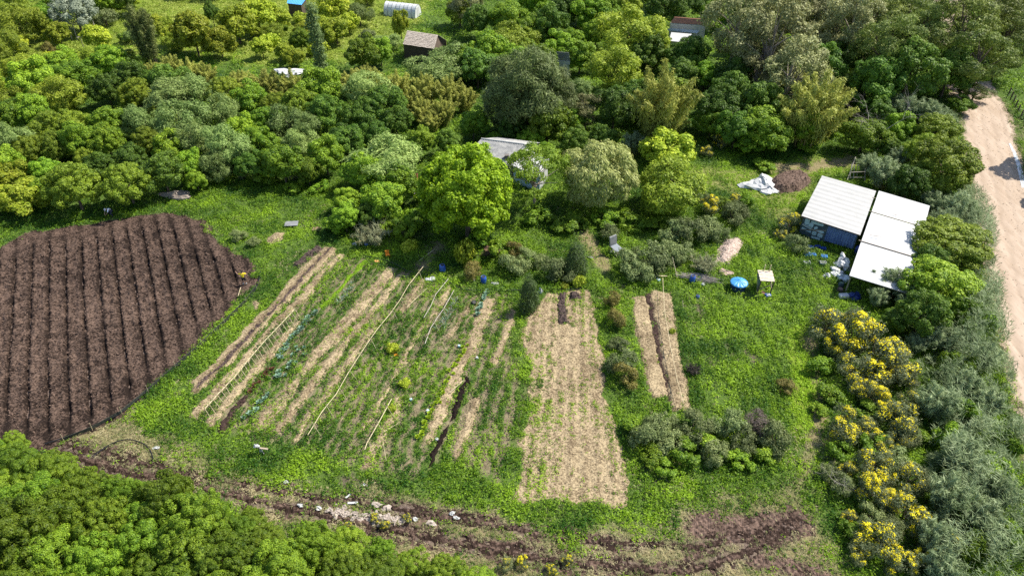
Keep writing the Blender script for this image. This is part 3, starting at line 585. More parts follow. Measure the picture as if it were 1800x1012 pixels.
kind('acacia', 'acacia_tree', 'tree', 'thin-crowned tree with bare pale limbs', 4.0, 7.2, 2.0, 26, .95, 10500, .30, .12, LM['acacia'], prof='umbrella', bark=M_PALEBARK, nlimb=22, nrand=.6, spread=.25, squash=.5, var=1, crn=False, sub=(5, .5))
kind('conifer', 'conifer_tree', 'tree', 'small dark conifer', 1.15, 3.9, .2, 44, .42, 9000, .16, .06, LM['conifer'], prof='cone', nrand=.7, spread=.25, var=2, rad=.08)
kind('brown', 'brown_shrub', 'shrub', 'brownish green shrub', 1.1, 1.7, .12, 9, .46, 4600, .16, .07, LM['brown'], prof='scatter', rad=.05, nrand=.6, spread=.35, var=3, sub=(6, .24), crn=False, **S_)
kind('purple', 'withered_shrub', 'shrub', 'withered purplish grey shrub', 1.1, 1.8, .15, 10, .42, 3600, .22, .035, LM['purple'], prof='scatter', rad=.05, nrand=.9, spread=.4, var=1, sub=(5, .25), crn=False, **S_)
kind('smallmid', 'leafy_shrub', 'shrub', 'mid green leafy shrub', 1.5, 2.6, .15, 10, .6, 5200, .25, .15, LM['mid'], prof='scatter', rad=.07, nrand=.6, spread=.3, var=4, sub=(6, .33), crn=False, **S_)
kind('smalllime', 'lime_plant', 'plant', 'bright yellow-green leafy plant', .8, 1.2, .1, 14, .3, 1500, .22, .13, LM['lime'], prof='scatter', rad=.03, nrand=.8, spread=.4, var=2, crn=False, **S_)
def plumes(key, name, cat, desc, Rr, H, npl, n, L, Wd, leaf, bark, pr=.45, lean=.75, var=2, droop=.55, stem='culms', foliage='leaves', t0=.22):
    vs = []
    for v in range(var):
        r = np.random.default_rng(sum(map(ord, key))*7+v); b = MB(); PP = []; DD = []; TT = []
        for i in range(npl):
            a = i*2.39996+r.uniform(-.3, .3); q = math.sqrt((i+.5)/npl); bx, by = math.cos(a)*q*Rr*.35, math.sin(a)*q*Rr*.35; h = H*r.uniform(.7, 1.05)*(1-.22*q*q); ln = lean*Rr*q*r.uniform(.7, 1.1)
            f = lambda t: np.stack([bx+math.cos(a)*ln*t**2.2, by+math.sin(a)*ln*t**2.2, h*(t-.12*q*t**3)], -1)
            ts = np.linspace(0, 1, 5); b.tube([tuple(f(np.array(t_))) for t_ in ts], [.045, .04, .03, .02, .01], 4)
            k = n//npl; t = t0+(1-t0)*r.random(k)**.8; ax = f(t); rr = pr*(.45+.9*np.sin(np.pi*np.clip(t, .05, .97))**.8)
            d = rndunit(r, k); PP.append(ax+d*rr[:, None]*np.array([1, 1, .9])*r.random(k)[:, None]**.4); DD.append(d); TT.append(np.full(k, r.normal(0, .1))+.12*(t-.5))
        p = np.concatenate(PP); d = np.concatenate(DD); n_ = len(p); N = unit(d+rndunit(r, n_)*.6+np.array([0, 0, .35])); A, B = frame(r, N, unit(d*.6+np.array([0, 0, -.8 if droop > 0 else .8])), abs(droop))
        p[:, 2] = np.maximum(p[:, 2], .05); V, Q = quads(p, A, B, L*r.uniform(.6, 1.4, n_), Wd*r.uniform(.6, 1.4, n_)); T = np.clip(.48+np.concatenate(TT)+r.normal(0, .18, n_), 0, 1)
        tr = bpy.data.meshes.new(stem); tr.from_pydata(b.v, [], b.f); tr.materials.append(bark); tr.update()
        vs.append((tr, mkmesh(foliage, V, Q, np.repeat(T, 4), leaf), None))
    KIND[key] = dict(vs=vs, name=name, cat=cat, desc=desc, D=2*Rr, H=H, zc=H*.58, fol=foliage, stem=stem)
plumes('bamboo', 'bamboo_clump', 'bamboo', 'golden bamboo clump', 3.0, 7.5, 30, 14000, .42, .085, LM['gold'], M_CULM, .52, .8, 3)
plumes('reedc', 'reed_clump', 'reeds', 'silvery green reed clump', 1.8, 3.6, 36, 5000, .6, .06, LM['reed'], M_CULM, .34, .8, 3, .35)
plumes('grassy', 'grass_clump', 'grass clump', 'spiky grey-green grass clump', 1.2, 1.5, 40, 2600, .6, .035, LM['grassy'], M_CULM, .12, 1.0, 1, -.7, 'stalks', 'blades', .05)
plumes('yucca', 'spiky_plant', 'plant', 'dark spiky rosette plant', .75, .85, 26, 900, .5, .05, LM['yucca'], M_BARK, .05, 1.1, 1, -.85, 'stalks', 'blades', .1)
plumes('wisp', 'tall_shrub', 'tree', 'tall wispy olive tree', 2.6, 9.5, 26, 15000, .4, .08, LM['wisp'], M_BARK, .55, .5, 1, -.3, 'stems', 'foliage')
# bare tree
def bare(name, H, rad, seed, material, spread=.5):
    r = random.Random(seed); b = MB()
    def grow(p, d, L, w_, k):
        q = p+d*L; b.tube([p, (p+q)/2+Vector((r.uniform(-1, 1), r.uniform(-1, 1), 0))*L*.06, q], [w_, w_*.8, w_*.55], 5 if k > 1 else 3)
        if k <= 0: return
        for _ in range(r.choice((2, 3, 3)) if k > 1 else 3):
            dd = (d+Vector((r.gauss(0, spread), r.gauss(0, spread), r.gauss(0.05, spread*.5)))).normalized(); grow(q if r.random() < .6 else p.lerp(q, .7), dd, L*r.uniform(.6, .85), w_*.55, k-1)
    grow(Vector((0, 0, -.1)), Vector((0, 0, 1)), H*.45, rad, 5)
    me = bpy.data.meshes.new(name); me.from_pydata(b.v, [], b.f); me.materials.append(material); me.update(); return me
PLACED = []; CNT = {}
RG = np.random.default_rng(3)
def plant(key, u, v, wpx, hr=None, label=None, group=None, base=False):
    K = KIND[key]; D = wpx*mpp(u, v, 2.0)
    if base:
        p = P(u, v, 0); D = wpx*mpp(u, v, 0)
    else:
        for _ in range(4):
            zc = K['zc']*(D/K['D'])*(hr or 1); p = P(u, v, zc); D = wpx*mpp(u, v, zc)
    return plant_at(key, p.x, p.y, D, hr, label, group, u, v)
OPEN = [(668, 6, 736, 31, 158), (712, 55, 782, 82, 121), (1178, 30, 1238, 60, 135), (968, 90, 1001, 104, 112), (504, 0, 538, 12, 160), (846, 244, 925, 285, 84), (480, 122, 528, 134, 103)]
def hides(x, y, D, K, hr):
    """would this unnamed tree stand in front of one of the buildings the photo shows?"""
    s = D/K['D']*(hr or 1); u, v = UV(Vector((x, y, K['zc']*s))); rp = D*.56/mpp(u, v, 2)
    for x0, y0, x1, y1, yb in OPEN:
        if y < yb-1 and math.hypot(u-min(max(u, x0), x1), v-min(max(v, y0), y1)) < rp: return True
    return False
def plant_at(key, x, y, D, hr=None, label=None, group=None, u=None, v=None):
    K = KIND[key]
    if label is None and hides(x, y, D, K, hr): return None
    s = D/K['D']; n = CNT[key] = CNT.get(key, 0)+1; vs = K['vs'][n % len(K['vs'])]
    e = link(K['name'], None, None, (x, y, 0), RG.uniform(0, 6.28)); q = RG.uniform(.92, 1.08); e.scale = (s*q, s/q, s*(hr or 1)*RG.uniform(.95, 1.05)); e['category'] = K['cat']
    if u is None: u, v = UV(Vector((x, y, K['zc']*s)))
    link(K['stem'], vs[0], e); link(K['fol'], vs[1], e)
    if vs[2]: link('blossoms', vs[2], e)
    if label: e['label'] = label
    PLACED.append((e, key, u, v, x, y, D/2, label, group)); return e
def many(txt):
    for ln in txt.strip().splitlines():
        for it in ln.split(';'):
            it = it.strip()
            if not it: continue
            lab = None
            if '|' in it: it, lab = it.split('|')
            a = it.split(); plant(a[0], float(a[1]), float(a[2]), float(a[3]), float(a[4]) if len(a) > 4 else None, lab.strip() if lab else None)
# ---- single trees one can point at
many('''
maple 820 345 172 1|big bright green round-crowned tree in front of the pale-roofed house
cream 1056 305 138 1|pale cream blossoming tree right of the pale-roofed house
acacia 940 302 124 1|thin-crowned tree with bare pale limbs at the house corner
poplar 558 85 30 1|slender tall grey-green poplar standing alone above the wood
mid 958 268 40 .9|leafy tree rising behind the right corner of the pale-roofed house
silver 132 24 82 .9|silvery pale round shrub at the far meadow beside leaning stakes
cas 930 160 120 1.05|tallest dark grey-green wispy tree behind the pale-roofed house
cas 890 175 85 1|dark wispy tree on the left flank of the tall wispy one
cas 972 172 85 .95|dark wispy tree on the right flank of the tall wispy one
wisp 248 48 62 1.1|tall wispy olive tree between the far meadow and lime shrubs
conifer 930 514 42 1.1|small dark conifer standing alone at the top of the straw plot
conifer 1012 452 46 .9|pointed grey-green conifer beside the footpath above the beds
yucca 1219 648 26|dark spiky rosette plant alone in the weeds
grassy 1238 462 46|spiky grey-green grass clump behind the cane pile
grassy 652 408 60|spiky grass clump in the shade left of the big bright tree
smalllime 816 440 36 1.9|yellow-green shrub at the foot of the big bright tree
smalllime 1018 494 24|yellow-green plant beside a small crate above the straw plot
smalllime 992 502 14|tiny lime plant at the head of the dark cloddy strip
smalllime 1182 582 12|small yellow-green plant beside the lone string line
smalllime 712 672 20|yellow-green plant in the bed right of the single-pole trellis
smalllime 689 717 15|small yellow-green plant under the leaning pole
smalllime 690 610 22|yellow-green plants beside the orange lid in the beds
smalllime 720 432 28|low lime plant below the small dark-leaved tree
smallmid 712 408 34 1.2|small tree with grey-green leaves between bucket and big bright tree
smallmid 680 400 28 1.2|small olive-green bush in the shade above the blue bucket
smallmid 730 82 28 1|small bright bush in front of the shingled cabin
feather 1182 328 132 .8|yellow-green feathery shrub mass right of the cream blossoming tree
mid 672 356 76 .9|rounded light green tree between house and big bright tree's left
greyg 682 282 112 .75|broad pale grey-green tree left of the pale-roofed house
greyg 775 112 92 .7|broad pale grey-green tree below the shingled cabin
feather 1105 60 112 .85|big yellow-green tree left of the red-roofed building
olive 128 328 94 .95|round olive bush-like tree above the ploughed field's far edge
olive 222 322 86 .95|round dark olive tree beside the crouching person
olive 1664 292 124 .8|large round olive tree between the shed and the dirt road
mid 1420 224 54 1.3|small standing tree with bare trunk at the golden bamboo's foot
olive 1668 426 140 .52|wide light green tree leaning over the white lean-to roof
mid 1648 500 108 .7|olive-green tree below the wide tree by the lean-to
lime 704 42 28 1.7|tall narrow lime shrub in front of the polytunnel
lime 590 54 48 .9|round lime green bush right of the poplar
brown 88 88 26 1.2|dark brownish shrub alone in the far meadow
bamboo 1165 178 115 1.1|tall golden bamboo right behind the cream blossoming tree
bamboo 1436 178 128 .95|golden bamboo clump behind the compost heap
brown 1075 526 32|brown-green bush nearest the path in the row right of the straw plot
brown 1080 560 36|second brown-green bush in the row right of the straw plot
brown 1098 660 46|dark brown-green bush at the lower end of the row right of the straw plot
greys 1088 605 34 .8|low grey bush between brown bushes right of the straw plot
greys 1094 634 48 .9|silvery grey bush just above the dark brown bush
brown 1380 680 34 .8|dull brownish bush beside the mown green strip
greys 1285 376 46|grey shrub below the yellow broom by the straw pile
greys 1403 427 40|pale grey-green shrub at the front corner of the shed
purple 1328 745 50 1|withered purplish grey shrub in the shrub cluster
''')
many('''
lime 340 60 72; lime 415 42 62; lime 452 26 56; lime 460 84 34; lime 500 90 32; lime 520 102 32; lime 612 40 36; lime 585 14 52; lime 385 75 50; lime 300 62 34
feather 34 44 76 .9; feather 20 18 60; mid 75 30 50 .8; greys 185 32 36; mid 190 2 50; dark 222 0 44; feather 5 80 60; mid 528 72 40; dark 372 24 26 1.5
feather 30 126 72 .8; feather 72 116 60 .8; mid 110 112 60 .8; feather 150 102 60 .8; mid 192 106 62 .8; mid 130 132 66 .8; feather 225 105 50 .7
feather 100 166 88 .8; mid 60 145 72; feather 12 172 64; dark 186 156 54; olive 240 166 60; greyg 300 172 88 .8; greyg 348 162 64; olive 396 162 62; mid 440 176 60; greyg 388 200 62
bamboo 268 126 46 .8; bamboo 300 116 46 .85; bamboo 332 122 46 .85; bamboo 362 130 44 .8; bamboo 468 142 56 .8; bamboo 512 146 54 .8; bamboo 420 140 46 .7; bamboo 495 160 44 .7
olive 525 188 76; olive 488 192 60; mid 465 216 60; greyg 515 222 70; dark 570 200 66; mid 20 206 62; mid 56 200 62; olive 86 226 68; olive 126 222 66; greyg 15 250 70
olive 50 266 56; olive 96 256 62; mid 136 246 62; mid 190 216 60; mid 188 250 58; olive 262 250 60; greyg 245 214 62; greyg 320 214 80; olive 285 205 50; greyg 336 240 70
mid 298 260 54; greyg 396 262 78; greyg 378 288 60; mid 420 236 62; mid 452 250 64; mid 496 286 70; greyg 526 250 58; mid 572 276 62; dark 600 246 58; dark 285 302 74; mid 330 290 54
mid 78 300 52; dark 172 296 54; lime 20 310 60 .8; lime 42 346 76 .7; lime -10 350 70 .7; mid 540 300 50; mid 5 290 60; dark 230 280 56; mid 345 318 36; olive 150 282 44; dark 440 292 50; mid 70 335 50
mid 800 82 58; feather 900 74 84 .9; mid 862 94 70; olive 922 92 58; mid 668 90 46; mid 636 96 58; mid 696 100 58; mid 820 106 60; greys 645 62 30; greyg 680 74 40 .7; euc 762 26 56 .7; greyg 748 44 52 .8; euc 830 8 60 .8
olive 808 20 50; dark 842 38 52; mid 892 32 68; dark 970 46 62 1.1; dark 985 70 40; mid 935 6 50; olive 993 18 42; mid 1034 22 64; mid 1048 56 50; olive 1100 6 66; dark 1168 12 62; dark 1140 90 62; dark 1192 100 52; mid 1010 72 42; mid 1070 30 50; dark 1215 95 60
bamboo 618 142 52 .8; bamboo 646 136 50 .85; bamboo 672 148 54 .85; bamboo 700 150 58 .9; bamboo 745 156 60 .9; bamboo 788 156 60 .95; bamboo 815 168 50 .9; bamboo 742 192 50 .8; bamboo 780 192 52 .8; bamboo 758 212 44 .7; bamboo 595 145 44 .7; bamboo 720 175 46 .8
dark 675 182 70; dark 640 202 62; dark 695 212 54; dark 612 246 60; mid 832 218 48 1.1; mid 962 212 80; mid 1000 205 50; greyg 1020 162 52; feather 1010 126 52; feather 1076 122 98 .9; euc 1030 190 54 .9; dark 1080 192 74; mid 740 250 50; dark 790 248 46; mid 640 300 66; mid 700 322 64; dark 720 270 44; dark 900 225 50; mid 935 245 44; dark 660 240 50; dark 865 110 30
lime 1176 262 84 .8; reedc 1115 248 46; reedc 1152 240 32; bamboo 1130 166 50 .9; bamboo 1190 160 52 .9; bamboo 1148 208 48 .8; bamboo 1186 212 50 .8; mid 606 384 50; mid 610 350 44; dark 650 378 46; smallmid 745 345 40; dark 1060 240 46; mid 870 245 36 .8; dark 1010 245 50
mid 1216 98 52; euc 1262 76 72; euc 1300 30 108; euc 1360 62 126; euc 1340 92 80; euc 1392 22 82; mid 1415 56 52; mid 1260 20 50; dark 1235 10 50; dark 1290 132 70; euc 1390 126 108 .9; euc 1330 130 60; dark 1200 130 56; mid 1240 130 50
euc 1475 22 90; euc 1500 44 98; pine 1540 36 100; pine 1595 36 98; dark 1495 98 80; pine 1560 88 108; pine 1620 66 90; pine 1690 52 118; pine 1740 26 110; pine 1772 66 92; pine 1725 98 104; dark 1672 122 84; dark 1600 126 104; dark 1540 142 90; pine 1660 10 80; euc 1440 70 70; dark 1450 110 60; pine 1800 20 90; pine 1715 160 50 .5
dark 1268 188 78; dark 1282 160 68; dark 1336 182 80; mid 1360 192 52; mid 1346 230 86 .8; dark 1294 226 62; mid 1250 216 50; bamboo 1402 150 60 .9; bamboo 1470 170 56 .9; bamboo 1412 205 52 .7; bamboo 1462 212 54 .7; dark 1500 150 60; dark 1385 170 40; mid 1320 250 50 .7
mid 1520 236 76 .8; reedc 1600 188 54; reedc 1632 196 52; reedc 1655 208 52; reedc 1578 180 44; olive 1646 234 86 .8; olive 1622 268 70; reedc 1556 300 60; reedc 1530 285 44; reedc 1582 275 44; mid 1580 225 54; dark 1600 320 66; dark 1700 130 60; mid 1690 185 40 .7; dark 1560 262 40
dark 1620 552 84; mid 1690 545 60; mid 1600 470 40 .8; dark 1640 455 60; mid 1700 455 46; dark 1580 560 50 .8
reedc 1570 492 60; reedc 1545 520 40; reedc 1600 520 54; reedc 1690 362 64; reedc 1660 385 54; reedc 1640 350 44
reedc 1640 590 50; reedc 1612 600 40
''')
many('''
smallmid 1680 640 48 1.3; smallmid 1702 722 44 1.3; smallmid 1722 570 50 1.2; smallmid 1665 765 40 1.3; smallmid 1742 830 52 1.2; smallmid 1690 885 54 1.2; smallmid 1765 935 54 1.2; smallmid 1712 965 50 1.2; smallmid 1775 780 40
reedc 1650 702 70 1.1; reedc 1692 790 72 1.1; reedc 1742 702 62; reedc 1672 862 80 1.1; reedc 1732 900 80; reedc 1762 860 64; reedc 1645 940 70 1.1; reedc 1700 670 60 1.1; reedc 1735 620 56; reedc 1670 590 56; reedc 1710 820 66; reedc 1660 990 70
broom 1263 250 26; broom 1243 266 22; broom 427 306 20; broom 510 308 22; broom 1247 360 36; broom 1293 352 26; broom 1392 392 42; broom 1372 412 22
broom 1452 570 74; broom 1500 580 80; broom 1540 606 84; broom 1562 640 84; broom 1504 652 60; broom 1586 662 54; broom 1470 600 50
broom 1482 746 64; broom 1524 752 44; broom 1580 732 64; broom 1588 762 52; broom 1540 700 50; broom 1520 682 44; broom 1492 823 34; broom 1545 820 64; broom 1598 840 64; broom 1536 862 60; broom 1594 900 66; broom 1550 948 72
broom 1514 970 44; broom 1670 957 50; broom 1633 976 42; broom 1582 992 54; broom 1494 908 28; broom 1560 785 40; broom 1600 700 40; broom 1565 880 44
broom 660 910 18; broom 676 922 18; broom 716 910 16; broom 888 990 26; broom 918 988 24; broom 972 1002 22; broom 998 984 20; broom 612 925 16
greys 1213 404 56; greys 1185 406 48; greys 1243 398 46; greys 1262 408 36; greys 1110 466 56; greys 1140 450 60; greys 1160 466 48; greys 1070 408 36; greys 1175 440 46; greys 1200 445 40; greys 1130 480 40
greys 980 474 48; greys 1000 486 28; greys 955 460 30; greys 902 465 44; greys 924 452 36; smallmid 880 440 40; smallmid 845 415 44 .6; brown 828 475 34; brown 900 440 34; greys 420 415 26; greys 445 424 22
greys 1165 745 52; greys 1142 762 60; smallmid 1152 802 44 .7; greys 1220 748 60; greys 1280 742 56; greys 1366 770 62; greys 1260 798 46; smallmid 1206 792 50 .7; smallmid 1240 768 44 .7; greys 1310 775 50; greys 1180 780 50; smallmid 1345 795 40 .7; smallmid 1120 745 40 .7; greys 1345 750 40; smallmid 1170 820 36 .7; smallmid 1300 810 40 .7
smallmid 1440 640 40 .8; smallmid 1460 690 40 .8; smallmid 1480 790 44 .8; smallmid 1505 930 44 .8; smallmid 1440 720 30 .7; greys 1480 850 44; greys 1460 830 34; smallmid 1530 720 40 .7; smallmid 1540 780 46 .7; greys 1570 810 50; smallmid 1610 760 40 .7; greys 1530 905 46; greys 1570 930 50
smallmid 620 372 40; smallmid 590 395 34; smallmid 560 330 30 .7; smallmid 730 385 40; smallmid 1420 250 40 .6; smallmid 1010 390 46 .6; smallmid 940 380 46 .6; greys 1300 372 34; smallmid 1270 355 30; smallmid 1310 350 30; greys 1226 340 36; smallmid 1345 290 34 .5
smallmid 980 395 40 .5; smallmid 1060 380 50 .6; smallmid 1110 385 50 .6; smallmid 1150 390 40 .5; smallmid 390 305 40 .6; smallmid 470 310 44 .6; smallmid 515 330 34 .5; brown 345 300 30
''')
for i_, (u_, v_, w_, h_) in enumerate(((1882, 225, 80, 1.5), (1915, 290, 80, 1.4))): plant('mid', u_, v_, w_, h_, 'tall leafy tree beyond the road fence, %s of two along the road' % ('farther', 'nearer')[i_])
# ---- bottom left hedge
hd = '''22 815 110;80 822 100;150 852 104;-10 860 110;55 880 120;120 905 116;215 868 96;190 920 116;285 872 96;265 925 120;350 905 100;330 955 120;20 940 130;95 965 120;175 985 125;250 995 120;415 925 90;400 975 120;-20 1000 130;60 1030 130;
460 955 96;480 1000 110;320 1020 120;545 948 84;540 990 104;400 1040 120;610 962 84;600 1010 104;670 965 80;670 1015 100;730 985 84;735 1040 100;790 1000 80;830 1025 84;140 1050 130;500 1050 120;250 1060 120;600 1060 110;860 1050 80;-30 780 90;20 770 60;440 905 50'''
for i, it in enumerate(hd.replace('\n', '').split(';')):
    a = [float(q) for q in it.split()]; plant('hedge', a[0]+RG.uniform(-10, 10), a[1]+14, a[2]*RG.uniform(.8, 1.15), RG.uniform(.75, 1.3))
# ---- the rest of the wood: trees that fill the gaps between those above
wp = W2(poly('-120 150 60 150 230 130 420 140 560 170 700 190 830 120 1000 30 1240 0 1560 0 1790 20 1780 110 1640 190 1560 260 1380 240 1240 262 1110 262 960 262 860 235 720 300 600 310 420 300 330 320 240 340 120 360 0 400 -120 400'))
far = W2(poly('-250 -30 -120 -80 200 -90 700 -90 1200 -110 2050 -110 2000 60 1850 100 1700 0 1200 -20 760 -20 600 -30 200 -22 0 -5'))
rf = np.random.default_rng(21)
def fill(pl, n, kinds, lo, hi, gap):
    k = 0; a, b = pl.min(0), pl.max(0)
    for _ in range(n*60):
        if k >= n: break
        x, y = rf.uniform(a[0], b[0]), rf.uniform(a[1], b[1])
        if sdf(np.array([x]), np.array([y]), pl)[0] < 0: continue
        D = rf.uniform(lo, hi)
        if any((x-q[4])**2+(y-q[5])**2 < ((D/2+q[6])*gap)**2 for q in PLACED): continue
        if linedist(np.array([x]), np.array([y]), ROAD_C)[0] < 5+D/2: continue
        u, v = UV(Vector((x, y, 0)))
        if 820 < u < 990 and 240 < v < 330: continue
        kk = kinds[rf.integers(len(kinds))]; plant_at(kk, x, y, D, rf.uniform(.8, 1.0)); k += 1
fill(wp, 60, ['mid', 'dark', 'olive', 'greyg', 'mid', 'dark'], 4.5, 7, .62)
mdw = W2(poly('-150 0 0 -30 300 -20 640 -20 740 10 640 60 560 110 420 125 200 100 60 118 -150 140'))
fill(mdw, 52, ['lime', 'feather', 'smalllime', 'feather', 'smallmid', 'greyg', 'smallmid', 'lime'], 2.0, 5.0, .7)
fill(far, 34, ['mid', 'dark', 'olive', 'mid', 'pine'], 7, 10, .75)
# ---- dead trees
e = thing('dead_tree', 'bare grey dead tree with drooping twigs among the reeds', 'tree', P(1540, 268)); link('trunk', bare('trunk', 7.0, .11, 5, mat('dead wood', (.22, .19, .17), (.36, .32, .29), 5, .9), .62), e)
e = thing('dead_bush', 'bare grey dead bush at the edge of the yellow brooms', 'bush', P(1462, 862))
bt = bare('branches', 2.6, .05, 11, bpy.data.materials['dead wood'], .75); link('branches', bt, e)
e = thing('withered_plant', 'withered dark brown plant standing in the litter covered bed', 'plant', P(508, 694)); link('stalk', bare('stalk', 1.5, .05, 8, mat('withered brown', (.03, .015, .013), (.08, .045, .04), 5, .9), .5), e)
e = thing('dry_weed', 'dry pale weed standing where the hedge meets the track', 'plant', P(186, 826)); link('stalk', bare('stalk', 1.7, .025, 9, mat('dry weed', (.3, .25, .15), (.45, .4, .27), 5, .9), .3), e)
# ---- reed thicket along the road (nobody could count its canes)
RT = W2(poly('1650 345 1722 345 1742 420 1752 520 1772 640 1800 760 1830 900 1850 1080 1590 1080 1630 1000 1640 930 1622 870 1628 780 1634 700 1606 640 1600 585 1660 560 1700 520 1680 440 1650 400'))
lo, hi = RT.min(0), RT.max(0); n = 20000; x = R.uniform(lo[0], hi[0], n); y = R.uniform(lo[1], hi[1], n); sd_ = sdf(x, y, RT)
nc = 330; cx, cy = R.uniform(lo[0], hi[0], nc), R.uniform(lo[1], hi[1], nc); near = np.zeros(n, int); dn_ = np.full(n, 9.)
for i in range(nc):
    q = np.hypot(x-cx[i], y-cy[i])*(.8+.5*((i*37) % 10)/10); s_ = q < dn_; near[s_] = i; dn_[s_] = q[s_]
k = (sd_ > .1) & (R.random(n) < np.clip(1.35-.85*dn_, .08, 1)); x, y, sd_, near, dn_ = x[k], y[k], sd_[k], near[k], dn_[k]; n = len(x)
hc_ = R.uniform(2.4, 5.4, nc); tc_ = R.normal(0, .14, nc)
h = (hc_[near]-1.5*dn_)*(.5+.5*sst(0, 1.5, sd_))*R.uniform(.8, 1.1, n); h = np.maximum(h, .5)
nl = 18; ci = np.repeat(np.arange(n), nl); kk = n*nl; tt = .25+.75*R.random(kk); az = R.uniform(0, 6.28, kk)
lean = np.stack([-.15+(x-cx[near])*.35, .15+(y-cy[near])*.35, np.zeros(n)], -1)
pc = np.stack([x[ci], y[ci], h[ci]*tt], -1)+lean[ci]*(h[ci]*tt**2*.45)[:, None]
od = np.stack([np.cos(az), np.sin(az), np.zeros(kk)], -1); A = unit(od+np.array([-.35, .3, .6])+R.normal(0, .35, (kk, 3))); pc += A*.25
N = unit(np.array([0, 0, 1.0])+R.normal(0, .4, (kk, 3))); N = unit(N-A*np.sum(A*N, 1)[:, None]); V, Q = quads(pc, A, np.cross(N, A), R.uniform(.35, .8, kk), R.uniform(.03, .065, kk))
T = np.clip(.45+tc_[near][ci]+R.normal(0, .17, kk)-.2*sst(.7, 0, sd_[ci]), 0, 1)
o = link('reeds', mkmesh('reeds', V, Q, np.repeat(T, 4), LM['reed'])); o['kind'] = 'stuff'
# tall dry grass on the road verge
x, y = region(60000, 25, 75, 24, 110); d = linedist(x, y, ROAD_C); zr = np.interp(y, ROAD_C[:, 1][::-1], ROAD_C[:, 0][::-1])
k = (np.abs(d-3.7) < .75+.5*fbm(x, y, 2, 96)) & (R.random(len(x)) < .75); x, y = x[k], y[k]; n = len(x)
tufts('verge_grass', x, y, .15+.2*R.random(n), .15+.35*np.clip(.5+fbm(x, y, 2, 97), 0, 1), 7, np.full(n, .34), np.full(n, .04), np.clip(.35+.7*fbm(x, y, 1.8, 98), 0, 1), M_DRYG)
# ---- labels for the trees that have none: what it looks like, where it stands, and its order from the left there
REG = [('bottom left hedge', '-500 700 900 850 1000 1400 -500 1400'), ('broom strip by the reeds', '1410 540 1640 540 1700 1100 1480 1100 1420 700'), ('rubble beside the track', '580 870 1020 870 1060 1100 580 1100'),
 ('shrub cluster below the beds', '1080 700 1420 700 1420 860 1080 860'), ('strip between shed and road', '1500 340 1800 340 1800 640 1500 620'),
 ('thicket behind the shed', '1500 160 1760 160 1760 345 1500 345'), ('pine stand over the road', '1510 -200 2300 -200 2300 165 1510 165'),
 ('stand beyond the golden bamboo', '1240 -200 1510 -200 1510 140 1240 140'), ('edge of the grass track', '1235 140 1510 140 1510 345 1235 330'),
 ('far upper meadow', '-300 -200 640 -200 640 95 -300 95'), ('wood behind ploughed field', '-300 95 600 95 600 235 -300 235'), ('wood edge by ploughed field', '-300 235 600 235 600 400 -300 400'),
 ('trees around the cabin', '600 -200 860 -200 860 125 600 125'), ('trees near the red roof', '860 -200 1240 -200 1240 110 860 110'), ('wood left of the house', '600 125 850 125 850 300 600 300'),
 ('wood behind the house', '850 110 1240 110 1240 275 850 275'), ('shade of the bright tree', '580 300 970 270 970 500 580 450'), ('scrub around the cooker', '950 275 1180 340 1180 500 950 500'),
 ('weeds by the straw pile', '1160 270 1440 270 1440 520 1160 520'), ('weeds of the lower garden', '0 400 1800 400 1800 1400 0 1400')]
regs = [(nm, np.array(poly(s))) for nm, s in REG]; ORD = 'first second third fourth fifth sixth seventh eighth ninth tenth eleventh twelfth thirteenth fourteenth fifteenth sixteenth seventeenth eighteenth nineteenth twentieth'.split()
def ordn(i):
    if i < 20: return ORD[i]
    T = ['twenty', 'thirty', 'forty', 'fifty']; q, r_ = divmod(i+1, 10); return (T[q-2]+'-'+ORD[r_-1]) if r_ else ['twentieth', 'thirtieth', 'fortieth', 'fiftieth'][q-2]
bk = {}
for q in PLACED:
    e, key, u, v = q[:4]; rn = next((nm for nm, pl in regs if sdf(np.array([float(u)]), np.array([float(v)]), pl)[0] > 0), 'far wood beyond the clearing')
    e['group'] = f"{KIND[key]['desc']}s in the {rn}"
    if not q[7]: bk.setdefault((KIND[key]['desc'], rn), []).append(q)
for (desc, rn), L_ in bk.items():
    L_.sort(key=lambda q: q[2])
    for i, q in enumerate(L_):
        if len(L_) == 1: q[0]['label'] = f'{desc} in the {rn}'; del q[0]['group']
        elif len(L_) == 2: q[0]['label'] = f'{("left", "right")[i]} one of two {desc}s in the {rn}'
        else: q[0]['label'] = f'{desc}, {ordn(i)} from left in the {rn}'
for q in PLACED:
    if q[7]: 
        if 'group' in q[0]: del q[0]['group']
# ================================================================ buildings
M_WROOF = mat('white painted corrugated roofing', (.34, .34, .33), (.40, .395, .385), .7, .5, stretch=(1, 1, 1), lo=.3, hi=.6)
M_WPANEL = mat('white insulated panel', (.46, .47, .48), (.52, .52, .52), 1.6, .4)
M_BLUEW = mat('blue painted corrugated sheet', (.10, .16, .34), (.17, .25, .45), 2.5, .5, stretch=(1, 1, .4))
M_PALEB = mat('pale blue painted boards', (.36, .50, .56), (.45, .58, .62), 2, .7)
M_DKBLUE = mat('dark slate paint', (.045, .07, .085), (.09, .12, .13), 3, .8)
M_WOOD = mat('weathered wood', (.26, .20, .15), (.42, .35, .28), 5, .8, stretch=(1, 1, 6), bump=.3)
M_DWOOD = mat('dark wood', (.06, .045, .035), (.13, .10, .08), 5, .85)
M_WHITE = mat('whitewash', (.40, .41, .41), (.52, .52, .51), 1.5, .8)
M_GREY = mat('grey galvanised sheet', (.19, .195, .20), (.28, .285, .29), 2, .55, .2)
M_FIBRO = mat('weathered fibre cement', (.20, .205, .215), (.40, .395, .385), 1.6, .8)
M_RED = mat('red roof tiles', (.36, .17, .12), (.50, .26, .19), 5, .8)
